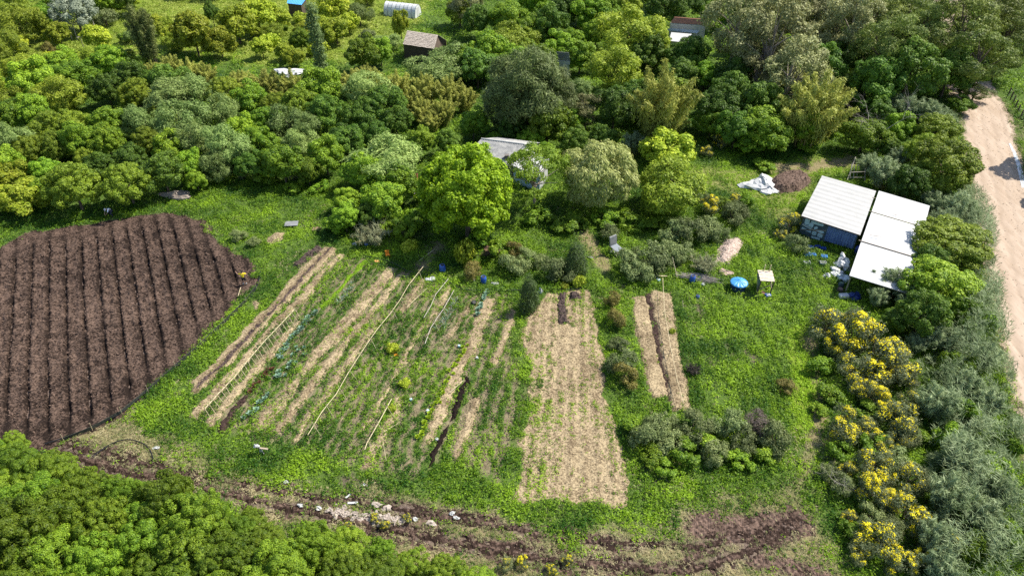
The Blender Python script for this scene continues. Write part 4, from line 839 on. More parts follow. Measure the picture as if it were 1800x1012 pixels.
M_SHING = mat('wood shingles', (.26, .225, .19), (.46, .405, .35), 3, .85, bump=.4)
M_PLAST = mat('white woven plastic', (.46, .47, .49), (.58, .58, .58), 3, .5)
M_BLUE = mat('blue plastic', (.018, .075, .36), (.03, .11, .46), 2, .4); M_LBLUE = mat('light blue lid', (.05, .26, .60), (.08, .34, .70), 2, .4); M_NAVY = mat('dark blue plastic', (.012, .03, .16), (.02, .045, .22), 2, .45)
M_BLACKP = mat('black plastic', (.008, .009, .012), None, rough=.5); M_CANE = mat('dry cane', (.46, .38, .22), (.64, .55, .36), 4, .7); M_GCANE = mat('grey dead cane', (.27, .24, .20), (.46, .42, .37), 4, .8)
M_ORANGE = mat('orange plastic', (.75, .24, .02), (.85, .33, .04), 3, .5); M_IN = mat('dark inside', (.02, .02, .02), None)
def lerp4(q, s, t_): a, b, c, d = [Vector(v) for v in q]; return a.lerp(b, s).lerp(d.lerp(c, s), t_)
def dn(p, z=0): return Vector((p.x, p.y, z))
# ---- main shed
fl, fr, br, bl = P(1408.5, 379.5, 2.7), P(1512, 413.5, 2.45), P(1540, 336, 2.75), P(1445, 309, 3.0)
e = thing('shed', 'shed with white corrugated roof and blue front walls', 'shed', dn(lerp4((fl, fr, br, bl), .5, .5)))
MB().corr(fl, bl, br, fr, 11, .05, 8, .03).build('roof', M_WROOF, e)
b = MB(); q = [lerp4((fl, fr, br, bl), s, t_) for s, t_ in ((.03, .05), (.97, .05), (.97, .96), (.03, .96))]
w0, w1, w2, w3 = [dn(v) for v in q]; T = lambda i: Vector((q[i].x, q[i].y, q[i].z-.10))
wm = w0.lerp(w1, .47); tm = T(0).lerp(T(1), .47)
MB().quad(w0, wm, tm, T(0), .08).build('wall', M_DKBLUE, e)['label'] = 'slate coloured left half of the front wall'
bw_ = MB().corr(wm+Vector((0, 0, .25)), w1+Vector((0, 0, .25)), T(1), tm, 11, .04, 8, .03).build('wall', M_BLUEW, e); bw_['label'] = 'blue corrugated right half of the front wall'
MB().quad(w1, w2, T(2), T(1), .08).build('wall', M_DKBLUE, e); MB().quad(w2, w3, T(3), T(2), .08).build('wall', M_WOOD, e); MB().quad(w3, w0, T(0), T(3), .08).build('wall', M_WOOD, e)
# pale painted shapes on the left half: rounded letters-like panels with a brown cross over them
n = (w1-w0).cross(Vector((0, 0, 1))).normalized(); 
if n.y > 0: n = -n
ux = (wm-w0); uz = T(0)-w0
def wallp(u_, z_, o_=.02): return w0+ux*u_+Vector((0, 0, z_*(T(0).z)))+n*o_
def pshape(pts, r=.0):
    b = MB(); vs = [wallp(u_, z_, .025) for u_, z_ in pts]+[wallp(u_, z_, .003) for u_, z_ in pts]; k = len(pts)
    return b.add(vs, [tuple(range(k)), tuple(range(2*k-1, k-1, -1))]+[(i, (i+1) % k, k+(i+1) % k, k+i) for i in range(k)])
def rounded(u0, z0, u1, z1, r_=.04, sk=0):
    o_ = []
    for cx, cz, a0 in ((u1-r_, z1-r_, 0), (u0+r_, z1-r_, 90), (u0+r_, z0+r_, 180), (u1-r_, z0+r_, 270)):
        for k in range(4): a = math.radians(a0+k*30); zz = cz+r_*1.3*math.sin(a); o_.append((cx+r_*math.cos(a)+sk*zz, zz))
    return o_
shp = [rounded(.10, .62, .28, .93), rounded(.34, .74, .82, .88), [(.05, .60), (.40, .56), (.44, .47), (.40, .43), (.05, .52)], [(.06, .44), (.26, .39), (.06, .33)], [(.22, .30), (.42, .37), (.44, .27)], [(.52, .46), (.66, .58), (.60, .66), (.50, .58)],
       [(.55, .44), (.72, .52), (.88, .52), (.92, .47), (.90, .42), (.80, .38)], rounded(.48, .22, .66, .38, .05), rounded(.70, .20, .90, .37, .05), rounded(.50, .06, .84, .14, .02), rounded(.28, .55, .46, .72, .05)]
for s_ in shp: pshape(s_).build('painted_panel', M_PALEB, e)
b = MB()
for a_, c_ in (((.03, .30), (.97, .60)), ((.03, .58), (.95, .36))): b.bar(wallp(*a_, .05), wallp(*c_, .05), .06, .03, up=n)
b.build('cross_brace', M_WOOD, e)
b = MB(); b.bar(fl+Vector((0, 0, -.07)), fr+Vector((0, 0, -.07)), .05, .08); b.bar(bl+Vector((0, 0, -.07)), br+Vector((0, 0, -.07)), .05, .08); b.build('eave_beam', M_DWOOD, e)
# ---- lean-to of three white panels, open at the front
c0, c1 = P(1544.5, 336.5, 2.75), P(1493, 484, 2.3); c3 = P(1634, 363, 2.35)
c2 = c1+(c3-c0)*.98; c2.z = 2.1
L4 = (c1, c2, c3, c0)
e = thing('lean_to', 'open lean-to with three white roof panels beside the corrugated shed', 'lean-to', dn(lerp4(L4, .5, .5)))
for i, (t0, t1) in enumerate(((0, .364), (.369, .718), (.724, 1))):
    a, b_, c_, d = lerp4(L4, 0, t0), lerp4(L4, 1, t0), lerp4(L4, 1, t1), lerp4(L4, 0, t1); up = Vector((0, 0, .05*i))
    MB().quad(a+up, b_+up, c_+up, d+up, .06).build('roof_panel', M_WPANEL, e, bevel=.01)
b = MB()
for t_ in (.367, .722): p0, p1 = lerp4(L4, -.05, t_), lerp4(L4, 1, t_); b.bar(p0+Vector((0, 0, .09)), p1+Vector((0, 0, .09)), .055, .04)
b.build('batten', M_WOOD, e)
for s_, t_ in ((.03, .02), (.97, .02), (.03, .36), (.97, .36), (.03, .72), (.97, .72), (.03, .98), (.97, .98)):
    p = lerp4(L4, s_, t_); MB().bar(dn(p), p+Vector((0, 0, -.08)), .1, .1).build('post', M_WOOD, e)
b = MB(); b.quad(dn(lerp4(L4, .97, .03)), dn(lerp4(L4, .97, .97)), lerp4(L4, .97, .97)-Vector((0, 0, .1)), lerp4(L4, .97, .03)-Vector((0, 0, .1)), .05); b.build('wall', M_DWOOD, e)
b = MB(); b.bar(lerp4(L4, 0, .005)-Vector((0, 0, .1)), lerp4(L4, 1, .005)-Vector((0, 0, .1)), .07, .1); b.build('front_beam', M_DWOOD, e)
for px_, wd in (((1533, 347, 1550, 351), .05), ((1529, 413, 1550, 416), .05), ((1570, 376, 1578, 379), .05)):
    b = MB(); b.bar(P(px_[0], px_[1], 2.75), P(px_[2], px_[3], 2.75), .05, .04)
    tag(b.build('plank', M_WOOD), {347: 'loose plank on the far white lean-to panel at the shed joint', 413: 'short plank lying on the middle white lean-to panel', 376: 'small stick on the upper white lean-to panel'}[px_[1]], 'plank')
# ---- house hidden among the trees
r0, r1 = P(846, 244, 3.9), P(922, 254, 3.9); f1 = P(889, 290, 2.6); f0 = f1+(r0-r1); f0.z = 2.6
e = thing('house', 'pale house with ribbed roof among the trees behind the big bright tree', 'house', dn(r0.lerp(f1, .5)))
MB().corr(f0, f1, r1, r0, 26, .035, 6, .03).build('roof', M_FIBRO, e)
b = MB(); b.tube([r0+Vector((0, 0, .03)), r1+Vector((0, 0, .03))], .09, 6); b.build('ridge_cap', M_WHITE, e)
bk_ = (r0-f0); b0, b1 = r0+Vector((bk_.x*.9, bk_.y*.9, -1.1)), r1+Vector((bk_.x*.9, bk_.y*.9, -1.1))
MB().corr(r0, r1, b1, b0, 26, .035, 6, .03).build('roof', M_FIBRO, e)['label'] = 'far roof slope of the pale house'
i0, i1 = f0.lerp(r0, .08), f1.lerp(r1, .08); j0, j1 = b0.lerp(r0, .06), b1.lerp(r1, .06); sx = (r0-r1).normalized()*.15; i0, j0, i1, j1 = i0-sx, j0-sx, i1+sx, j1+sx; lo_ = Vector((0, 0, -.12))
MB().quad(dn(i0), dn(i1), i1+lo_, i0+lo_, .15).build('wall', M_WHITE, e); MB().quad(dn(j1), dn(j0), j0+lo_, j1+lo_, .15).build('wall', M_WHITE, e)
for a, c_, r_ in ((i1, j1, r1+sx), (j0, i0, r0-sx)):
    MB().add([dn(a), dn(c_), c_+lo_, r_+lo_*1.3, a+lo_], [(0, 1, 2, 3, 4)]).build('wall', M_WHITE, e)
ch = P(891, 283, 2.6); b = MB(); b.box((ch.x, ch.y, 2.6), (.55, .55, 1.7)); b.build('chimney', mat('sooty render', (.08, .075, .07), (.2, .18, .17), 3, .9), e); 
# annex with white roof on the right
a0 = P(925, 262, 2.9); a1 = P(966, 280, 2.7); a2 = P(950, 312, 2.3); a3 = P(899, 290, 2.5)
e = thing('house_annex', 'low white-roofed annex with shade-tinted bluish wall right of the ribbed house roof', 'annex', dn(a0.lerp(a2, .5)))
MB().quad(a3, a2, a1, a0, .08).build('roof', M_WHITE, e)
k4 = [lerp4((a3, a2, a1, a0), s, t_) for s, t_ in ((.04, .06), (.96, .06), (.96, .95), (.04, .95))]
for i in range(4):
    a, c_ = k4[i], k4[(i+1) % 4]; MB().quad(dn(a), dn(c_), c_-Vector((0, 0, .1)), a-Vector((0, 0, .1)), .12).build('wall', mat('shade-tinted whitewash', (.42, .55, .68), (.52, .64, .74), 2, .8) if i == 0 else M_WHITE, e)  # front wall's bluish shade is painted into its colour, other walls stay white
wp_ = lambda s, z: Vector((*(k4[0].lerp(k4[1], s))[:2], z))
nn = (k4[1]-k4[0]).cross(Vector((0, 0, 1))).normalized()*(.03)
MB().quad(wp_(.15, .9)+nn, wp_(.32, .9)+nn, wp_(.32, 1.9)+nn, wp_(.15, 1.9)+nn, .05).build('window', M_IN, e)
# ---- shingled cabin
r0, r1 = P(716, 54, 3.9), P(770, 62, 3.9); f1 = P(763, 87, 2.9); f0 = f1+(r0-r1); f0.z = 2.9; g1 = P(786, 72, 2.6); g0 = g1+(r0-r1); g0.z = 2.6
e = thing('cabin', 'small cabin with grey wooden shingle gable roof in the wood', 'cabin', dn(f0.lerp(g1, .5)))
b = MB(); nr = 11; rg = random.Random(4)
for i in range(nr):
    for j in range(26):
        s0, s1 = j/26+.002, (j+1)/26-.002; t0, t1 = i/nr, (i+1.35)/nr; up = Vector((0, 0, .04+.03*rg.random())); q4 = (f0, f1, r1, r0)
        t1 = min(t1, 1.0); b.quad(lerp4(q4, s0, t0)+up*1.6, lerp4(q4, s1, t0)+up*1.6, lerp4(q4, s1, t1)+up*.3, lerp4(q4, s0, t1)+up*.3, .03)
b.build('roof', M_SHING, e)
b = MB(); q4 = (r0, r1, g1, g0)
for i in range(nr):
    t0, t1 = i/nr, min(1, (i+1.3)/nr); b.quad(lerp4(q4, 0, t0), lerp4(q4, 1, t0), lerp4(q4, 1, t1)+Vector((0, 0, .05)), lerp4(q4, 0, t1)+Vector((0, 0, .05)), .03)
b.build('roof', M_SHING, e)['label'] = 'far slope of the shingle roof'
def gable(e, f0, f1, r0, r1, g0, g1, m_, ins=.12):
    sx = (r1-r0).normalized()*ins
    for f, r_, g_, s_ in ((f0, r0, g0, sx), (f1, r1, g1, -sx)):
        a = f.lerp(r_, .1)+s_; c_ = g_.lerp(r_, .1)+s_; MB().add([dn(a), dn(c_), c_-Vector((0, 0, .1)), r_+s_-Vector((0, 0, .15)), a-Vector((0, 0, .1))], [(0, 1, 2, 3, 4)]).build('wall', m_, e)
    for f, g_, r0_, r1_ in ((f0, f1, r0, r1), (g1, g0, r1, r0)):
        a, c_ = f.lerp(r0_, .1), g_.lerp(r1_, .1); MB().quad(dn(a), dn(c_), c_-Vector((0, 0, .1)), a-Vector((0, 0, .1)), .1).build('wall', m_, e)
gable(e, f0, f1, r0, r1, g0, g1, M_DWOOD)
d_ = f1.lerp(g1, .5); MB().box((d_.x-.02, d_.y, .95), (.12, .8, 1.9), rz=math.atan2((g1-f1).y, (g1-f1).x)+math.pi/2).build('door', M_WOOD, e)
# ---- grey gable roof peeping out
r0, r1 = P(968, 90, 4.2), P(1000, 93, 4.2); f1 = P(996, 108, 2.8); f0 = f1+(r0-r1); f0.z = 2.8; g0, g1 = r0+(r0-f0)*1.0, r1+(r1-f1)*1.0; g0.z = g1.z = 2.8
e = thing('outbuilding', 'outbuilding with grey gable roof peeping out between dark trees', 'building', dn(r0.lerp(r1, .5)))
MB().corr(f0, f1, r1, r0, 16, .03, 6, .03).build('roof', M_GREY, e); MB().corr(r0, r1, g1, g0, 16, .03, 6, .03).build('roof', M_GREY, e); gable(e, f0, f1, r0, r1, g0, g1, M_WHITE)
# ---- white building with red tiled roof
r0, r1 = P(1186, 30, 5.2), P(1240, 34, 5.2); f0, f1 = P(1178, 41, 4.2), P(1236, 45, 4.2)
e = thing('white_building', 'white building with red tiled roof far back by the road trees', 'building', dn(r0.lerp(f1, .5)))
b = MB(); rg = random.Random(2)
for i in range(5):
    for j in range(24): q4 = (f0, f1, r1, r0); s0, s1, t0, t1 = j/24, (j+.97)/24, i/5, min(1, (i+1.2)/5); b.quad(lerp4(q4, s0, t0)+Vector((0, 0, .09)), lerp4(q4, s1, t0)+Vector((0, 0, .09)), lerp4(q4, s1, t1)+Vector((0, 0, .02)), lerp4(q4, s0, t1)+Vector((0, 0, .02)), .04)
b.build('roof', M_RED, e)
g0, g1 = r0+(r0-f0)*1.2, r1+(r1-f1)*1.2; g0.z = g1.z = 4.0; MB().quad(r0, r1, g1, g0, .08).build('roof', M_RED, e)['label'] = 'far slope of the red roof'
gable(e, f0, f1, r0, r1, g0, g1, M_WHITE)
h0, h1 = P(1172, 54, 2.9), P(1226, 59, 2.9); k0, k1 = dn(f0, 3.3), dn(f1, 3.3)
MB().corr(h0, h1, k1+(k0-k1)*.1, k0, 20, .03, 6, .03).build('porch_roof', mat('pale blue roofing', (.40, .48, .56), (.52, .58, .64), 2, .5), e)
for s_ in (.03, .5, .97): p = h0.lerp(h1, s_); MB().bar(dn(p), p-Vector((0, 0, .06)), .12, .12).build('post', M_WHITE, e)
h0, h1, k0, k1 = P(1176, 72, 2.4), P(1204, 75, 2.4), P(1180, 57, 2.9), P(1216, 60, 2.9)
e = thing('white_shed', 'low flat white-roofed shed in front of the red-roofed building', 'shed', dn(h0.lerp(k1, .5)))
MB().quad(h0, h1, k1, k0, .1).build('roof', M_WPANEL, e); k4 = [lerp4((h0, h1, k1, k0), s, t_) for s, t_ in ((.04, .05), (.96, .05), (.96, .95), (.04, .95))]
for i in range(4): a, c_ = k4[i], k4[(i+1) % 4]; MB().quad(dn(a), dn(c_), c_-Vector((0, 0, .12)), a-Vector((0, 0, .12)), .12).build('wall', M_WHITE, e)
# ---- polytunnel
p0, p1 = P(676, 27, 0), P(731, 33, 0); ax = (p1-p0); Ln = ax.length; ax.normalize(); sy = Vector((-ax.y, ax.x, 0)); Wt = 3.0; Ht = 2.3
e = thing('polytunnel', 'white plastic polytunnel in the far meadow', 'greenhouse', p0.lerp(p1, .5)+sy*1.2)
c0 = p0+sy*1.2; b = MB(); hb = MB(); n_ = 16; vs = []; fs = []
for i in range(9):
    for k in range(n_+1):
        a = math.pi*k/n_; wv = .05*math.sin(i*math.pi/2)**2; vs.append(c0+ax*(Ln*i/8)+sy*(math.cos(a)*(Wt/2-wv))+Vector((0, 0, math.sin(a)*(Ht-wv))))
for i in range(8):
    for k in range(n_): j = i*(n_+1)+k; fs.append((j, j+1, j+n_+2, j+n_+1))
b.add(vs, fs); b.add(vs[:n_+1], [tuple(range(n_+1))]); b.add(vs[-n_-1:], [tuple(range(n_, -1, -1))])
b.build('cover', mat('milky plastic film', (.55, .57, .58), (.70, .71, .71), 1.2, .35), e, smooth=False)
for i in range(9):
    q_ = [c0+ax*(Ln*i/8)+sy*(math.cos(math.pi*k/n_)*(Wt/2+.02))+Vector((0, 0, math.sin(math.pi*k/n_)*(Ht+.02))) for k in range(n_+1)]; MB().tube(q_, .035, 5).build('hoop', M_GREY, e)
d_ = c0+ax*(Ln+.03); MB().quad(d_-sy*.5+Vector((0, 0, .05)), d_+sy*.5+Vector((0, 0, .05)), d_+sy*.5+Vector((0, 0, 1.8)), d_-sy*.5+Vector((0, 0, 1.8)), .04).build('door', M_WHITE, e)
# ---- blue-roofed hut at the top edge
q4 = (P(504, 6, 2.4), P(530, 9, 2.2), P(540, -4, 2.6), P(508, -8, 2.8))
e = thing('hut', 'small hut with a bright blue roof sheet at the far edge', 'hut', dn(lerp4(q4, .5, .5))); MB().corr(*q4, 10, .03, 6, .03).build('roof', M_LBLUE, e)
k4 = [lerp4(q4, s, t_) for s, t_ in ((.06, .06), (.94, .06), (.94, .94), (.06, .94))]
for i in range(4): a, c_ = k4[i], k4[(i+1) % 4]; MB().quad(dn(a), dn(c_), c_-Vector((0, 0, .1)), a-Vector((0, 0, .1)), .1).build('wall', M_DWOOD, e)
# ================================================================ smaller things
def drum(name, label, cat, u, v, d_, h, m_, lid=None, tilt=0, group=None):
    p = P(u, v, 0); e = thing(name, label, cat, p, .3, group); r_ = d_/2
    o = MB().lathe([(r_*.92, .0), (r_*.97, .03), (r_, h*.3), (r_*1.04, h*.33), (r_, h*.36), (r_, h*.64), (r_*1.04, h*.67), (r_, h*.70), (r_*.96, h*.9), (r_*.80, h*.97), (r_*.80, h), (r_*.70, h), (r_*.70, h*.95)], 22).build('body', m_, e, smooth=True, base=(0, 0, 0))
    MB().lathe([(r_*.69, h*.955), (.001, h*.955)], 22).build('mouth' if not lid else 'lid', lid or M_IN, e, base=(0, 0, 0))
    if tilt: e.rotation_euler = (tilt, tilt*.4, .3)
    return e
GD = 'blue plastic drums around the garden'
drum('drum', 'blue drum with open top at the end of the single-pole trellis', 'drum', 778, 477, .62, .85, M_BLUE, group=GD)
drum('drum', 'blue drum with open top standing beside white scraps on the lower path', 'drum', 850, 497, .60, .82, M_BLUE, group=GD)
drum('drum', 'blue drum standing against the pile of grey canes', 'drum', 1216, 496, .58, .85, M_BLUE, group=GD)
drum('drum', 'blue drum in the shade of the lean-to by its left edge', 'drum', 1506, 445, .6, .9, M_NAVY, M_BLUE, group=GD)
drum('bucket', 'small blue bucket in the grass left of the big bright tree', 'bucket', 645, 431, .5, .42, M_BLUE)
drum('bucket', 'small dark blue pail in front of the water tank', 'bucket', 1226, 523, .34, .3, M_BLUE)
drum('pot', 'black plastic pot lying in the beds', 'pot', 832, 533, .5, .34, M_BLACKP, tilt=.5)
drum('pot', 'dark green lidded pot under the lean-to corner', 'pot', 1477, 504, .55, .55, M_DKBLUE, mat('green lid', (.10, .17, .11), None))
drum('pot', 'rusty brown lidded pot under the lean-to corner', 'pot', 1476, 512, .6, .4, M_DWOOD, mat('rusty lid', (.17, .10, .08), None))
drum('jug', 'white plastic jug left of the second blue drum', 'jug', 833, 494, .22, .32, M_PLAST, M_WHITE)
drum('jug', 'white jug lying beside the drum at the cane pile', 'jug', 1233, 500, .34, .4, M_PLAST, M_WHITE, tilt=1.0)
# water tank with fluted lid
p = P(1296.5, 508, 0); e = thing('water_tank', 'round blue water tank with fluted conical lid', 'tank', p)
MB().lathe([(.68, 0), (.72, .05), (.80, .75), (.86, .78), (.86, .84), (.80, .86)], 40).build('body', M_NAVY, e, smooth=True, base=(0, 0, 0))
vs = []; nn_ = 72
for r_, z in ((.87, .80), (.88, .88), (.80, .93), (.5, 1.01), (.16, 1.08), (.12, 1.10), (.001, 1.11)):
    for k in range(nn_): a = 2*math.pi*k/nn_; fl_ = .035*math.cos(12*a) if .1 < r_ < .86 else 0; vs.append((r_*math.cos(a), r_*math.sin(a), z+fl_*(1 if r_ > .4 else .5)))
MB().add(vs, [(i*nn_+k, i*nn_+(k+1) % nn_, (i+1)*nn_+(k+1) % nn_, (i+1)*nn_+k) for i in range(6) for k in range(nn_)]).build('lid', M_LBLUE, e, smooth=True, base=(0, 0, 0))
MB().tube([(.1, -.82, .1), (.12, -.95, .1), (.12, -.98, -.02)], .035, 6).build('outlet_pipe', M_PLAST, e, base=(0, 0, 0))
# small tank stand: tower of poles with a plank top
t4 = (P(1338, 493, 2.0), P(1361, 494.5, 2.0), P(1356, 475.5, 2.1), P(1333, 474.5, 2.1)); b4 = (P(1331, 516, 0), P(1353, 518, 0), P(1354, 502, 0), P(1334, 501, 0))
e = thing('platform_stand', 'wooden stand with plank top and leaning poles beside the water tank', 'stand', dn(lerp4(b4, .5, .5)))
b = MB(); 
for i in range(8): t_ = i/8; b.quad(lerp4(t4, -.05-.03*(i % 2), t_)+Vector((0, 0, .02*(i % 3))), lerp4(t4, 1.04+.03*(i % 2), t_)+Vector((0, 0, .02*(i % 3))), lerp4(t4, 1.04, t_+.112)+Vector((0, 0, .02*(i % 3))), lerp4(t4, -.05, t_+.112)+Vector((0, 0, .02*(i % 3))), .04)
b.build('plank_top', mat('pale planks', (.50, .42, .34), (.68, .58, .48), 3, .8), e)
for i in range(4): MB().tube([b4[i], t4[i]-Vector((0, 0, .03))], [.07, .06], 7).build('leg', M_DWOOD, e)
b = MB(); b.tube([b4[0], t4[3]-Vector((0, 0, .4))], .04, 5); b.tube([b4[3], t4[0]-Vector((0, 0, .3))], .04, 5); b.tube([b4[0].lerp(t4[0], .3), b4[1].lerp(t4[1], .8)], .04, 5); b.tube([b4[1].lerp(t4[1], .3), b4[2].lerp(t4[2], .8)], .04, 5)
b.build('brace', M_WOOD, e)
b = MB(); b.quad(b4[0].lerp(t4[0], .12), b4[3].lerp(t4[3], .12), b4[3].lerp(t4[3], .85), b4[0].lerp(t4[0], .85), .03); b.build('side_mesh', mat('green shade net', (.07, .11, .09), (.16, .2, .17), 8, .8), e)
for s_ in (.42, .85): p0 = lerp4(t4, s_, .95); MB().tube([p0-Vector((0, 0, 1.0)), p0+Vector((0, 0, .75))], .045, 6).build('post', M_CANE, e)
p = P(1349, 522, 0); e = thing('box', 'blue box with white lid patch at the foot of the plank-topped stand', 'box', p, .2)
MB().box((0, 0, .17), (.55, .42, .34)).build('body', M_BLUE, e, bevel=.03, base=(0, 0, 0)); MB().box((0, -.02, .355), (.36, .26, .03)).build('lid', M_PLAST, e, base=(0, 0, 0))
p = P(1341, 516, 0); tag(MB().blob(p, (.3, .25, .3), 3).build('rusty_pot', mat('rust', (.2, .1, .07), (.32, .2, .15), 5, .9), base=p), 'rusty clay lump between the legs of the plank-topped stand', 'pot')
# solar cooker
cf = [P(1084.5, 443.5, .75), P(1096, 438, .75), P(1082.5, 426, 1.15), P(1071, 431, 1.15)]
e = thing('solar_cooker', 'grey metal solar cooker with tilted panel and upright back', 'cooker', dn(cf[0].lerp(cf[2], .5)))
M_AL = mat('dull aluminium', (.20, .21, .23), (.28, .29, .31), 3, .75, .0)
MB().quad(*cf, .10).build('panel', M_AL, e, bevel=.02)
up = [cf[3]+Vector((-.1, .1, 1.0)), cf[2]+Vector((-.1, .1, 1.0))]
MB().quad(cf[3], cf[2], up[1], up[0], -.18).build('back_panel', M_GREY, e, bevel=.02)
inn = [lerp4(cf, s, t_)+Vector((0, 0, .012)) for s, t_ in ((.1, .08), (.9, .08), (.9, .92), (.1, .92))]; MB().quad(*inn, .01).build('glass', mat('pane', (.22, .25, .28), None, rough=.8), e)
for q_ in cf: MB().bar(dn(q_), q_-Vector((0, 0, .1)), .06, .06).build('leg', M_DWOOD, e)
b = MB(); b.box((*P(1076, 444)[:2], .08), (1.0, .6, .06), rz=.5); b.build('foot_board', M_GREY, e)
# bricks and stones by the cooker
p = P(1092, 448); tag(MB().blob(p, (.5, .4, .2), 8).build('stone', mat('pinkish rubble', (.42, .33, .29), (.6, .5, .45), 4, .9), base=p), 'pale pinkish stone under the front of the metal cooker', 'stone')
p = P(1036, 452); tag(MB().box((0, 0, .05), (.8, .3, .08), rz=-.7).build('board', M_GREY, base=(0, 0, 0)), 'grey board lying on the footpath left of the metal cooker', 'board').location = p
# crates
def crate(label, u, v, rz, m_, mb, group, empty=False):
    p = P(u, v, 0); e = thing('crate', label, 'crate', p, rz, group); b = MB(); X_, Y_, H_ = .62, .42, .28
    for sx in (-1, 1): b.box((sx*X_/2, 0, H_/2), (.03, Y_+.03, H_)); b.box((0, sx*Y_/2, H_/2), (X_-.03, .03, H_))
    for k in range(1, 4): b.box((-X_/2+k*X_/4, 0, H_*.45), (.02, Y_-.03, H_*.8))
    b.box((0, 0, .02), (X_-.03, Y_-.03, .03)); b.build('frame', m_, e, base=(0, 0, 0))
    if not empty:
        for i in range(4):
            for j in range(3): MB().lathe([(.055, .03), (.055, .26), (.03, .31), (.03, .35)], 8, (-.235+i*.157, -.13+j*.13, 0)).build('bottle', mb, e, base=(0, 0, 0))
    return e
M_CB = mat('blue bottle', (.10, .30, .72), (.3, .5, .85), 3, .3)
GC = 'bottle crates in front of the shed'
for lb_, u, v, rz, a in (('blue bottle crate under the left end of the shed front', 1424, 437, -.2, 0), ('blue bottle crate against the middle of the shed wall', 1436, 436, -.2, 0), ('blue bottle crate third along the shed wall beside the thin shrub', 1446, 439, -.2, 0),
    ('pale blue bottle crate in the sun, left of two', 1418, 449, .15, 1), ('pale blue bottle crate in the sun, right of two', 1448, 453, -.25, 1), ('pale blue bottle crate between the two sunny ones', 1428, 450, -.1, 1)):
    crate(lb_, u, v, rz, M_NAVY if not a else M_LBLUE, M_BLUE if not a else M_CB, GC)
GW = 'white crates in the weeds'
crate('white plastic crate in the weeds nearer the straw pile', 1418, 464, .05, M_PLAST, M_PLAST, GW, True); crate('white plastic crate in the weeds nearer the lean-to', 1446, 464, -.1, M_PLAST, M_PLAST, GW, True)
p = P(1496, 527); tag(MB().box((0, 0, .22), (.95, .55, .4), rz=.1).build('tub', M_PLAST, base=(0, 0, 0), bevel=.08), 'white tub on the ground at the front corner of the lean-to', 'tub').location = P(1482, 523)
def sack(name, label, cat, u, v, r_, sd_, m_, rough=.28, z=0):
    p = P(u, v, z); o = MB().blob((0, 0, r_[2]*.15), r_, sd_, 18, 10, rough).build(name, m_, base=(0, 0, 0), smooth=False); o.location = p; return tag(o, label, cat)
M_SILV = mat('bluish white tarp', (.50, .56, .66), (.72, .75, .80), 4, .5)
sack('tarp', 'large crumpled white tarp along the open side of the lean-to', 'tarp', 1480, 466, (.75, 1.25, .75), 5, M_PLAST, .42)
sack('tarp', 'smaller white tarp spread in front of the crumpled one', 'tarp', 1470, 480, (.85, .8, .3), 9, M_PLAST, .38)
sack('tarp', 'bluish white bundle at the lean-to front post', 'tarp', 1481, 492, (.7, .5, .5), 13, M_SILV, .42)
sack('tarp', 'dark blue tarp heap beside the white tub', 'tarp', 1500, 523, (.6, .45, .5), 15, M_NAVY, .35)
sack('sack', 'white sack in the weeds left of the tarps', 'sack', 1453, 486, (.45, .32, .3), 17, M_PLAST)
sack('sack', 'white sack at the foot of the upper trellis pole', 'sack', 757, 492, (.48, .3, .26), 19, M_PLAST, .4)
sack('sack', 'white rag in the grass left of the blue bucket', 'sack', 624, 429, (.3, .25, .15), 21, M_PLAST, .4)
sack('sack', 'white scrap on the grass right of the second blue drum', 'sack', 870, 498, (.35, .18, .1), 23, M_PLAST, .3)
sack('sack', 'white rag tied at the right side of the small conifer', 'sack', 950, 513, (.25, .25, .35), 25, M_PLAST, .4)
sack('plastic_sheet', 'bunched white plastic sheet beside the compost heap', 'sheet', 1336, 326, (1.9, 1.5, .85), 27, M_PLAST, .4)
sack('plastic_sheet', 'smaller lobe of white plastic in front of the sheet by the compost', 'sheet', 1352, 336, (1.0, .9, .45), 29, M_PLAST, .4)
sack('plastic_sheet', 'white plastic sheet lying beyond the wood near the poplar', 'sheet', 508, 130, (2.3, 1.4, .6), 31, M_PLAST, .35)
sack('sack', 'small white sack at the foot of the poplar', 'sack', 546, 146, (.9, .6, .4), 33, M_PLAST, .35)
sack('sack', 'small white bag in front of the shed by the brooms', 'sack', 1380, 398, (.3, .25, .3), 35, M_PLAST, .3)
sack('stone', 'pale stone in the leaf shade left of the big bright tree', 'stone', 727, 345, (.7, .5, .3), 37, mat('pale stone', (.5, .48, .44), (.68, .66, .62), 4, .9), .3)
sack('earth_mound', 'small pinkish earth mound behind the right end of the cane pile', 'mound', 1275, 480, (.8, .5, .3), 39, mat('pinkish earth', (.36, .26, .21), (.5, .38, .32), 5, .9), .25)
sack('brush_pile', 'reddish brown brush pile beneath the big bright tree', 'brush pile', 862, 442, (1.2, .7, .35), 41, mat('red-brown twigs', (.11, .06, .045), (.24, .15, .11), 9, .9), .4)
sack('brush_pile', 'grey brush pile at the corner of the ploughed field', 'brush pile', 312, 346, (1.6, .9, .6), 43, mat('grey twigs', (.16, .13, .11), (.33, .28, .24), 9, .9), .4)
# barrow-like rusty sheet
p = P(724, 322); e = thing('rusty_sheet', 'rusty metal sheet leaning in the shade left of the big bright tree', 'metal sheet', p); MB().corr((-.8, 0, .1), (.8, .2, .1), (.8, .7, 1.0), (-.8, .5, 1.0), 8, .03, 6).build('sheet', mat('rust red', (.22, .08, .05), (.33, .15, .1), 3, .9), e, base=(0, 0, 0)); MB().bar((0, .9, 0), (0, .45, .8), .06, .06).build('prop', M_DWOOD, e, base=(0, 0, 0))
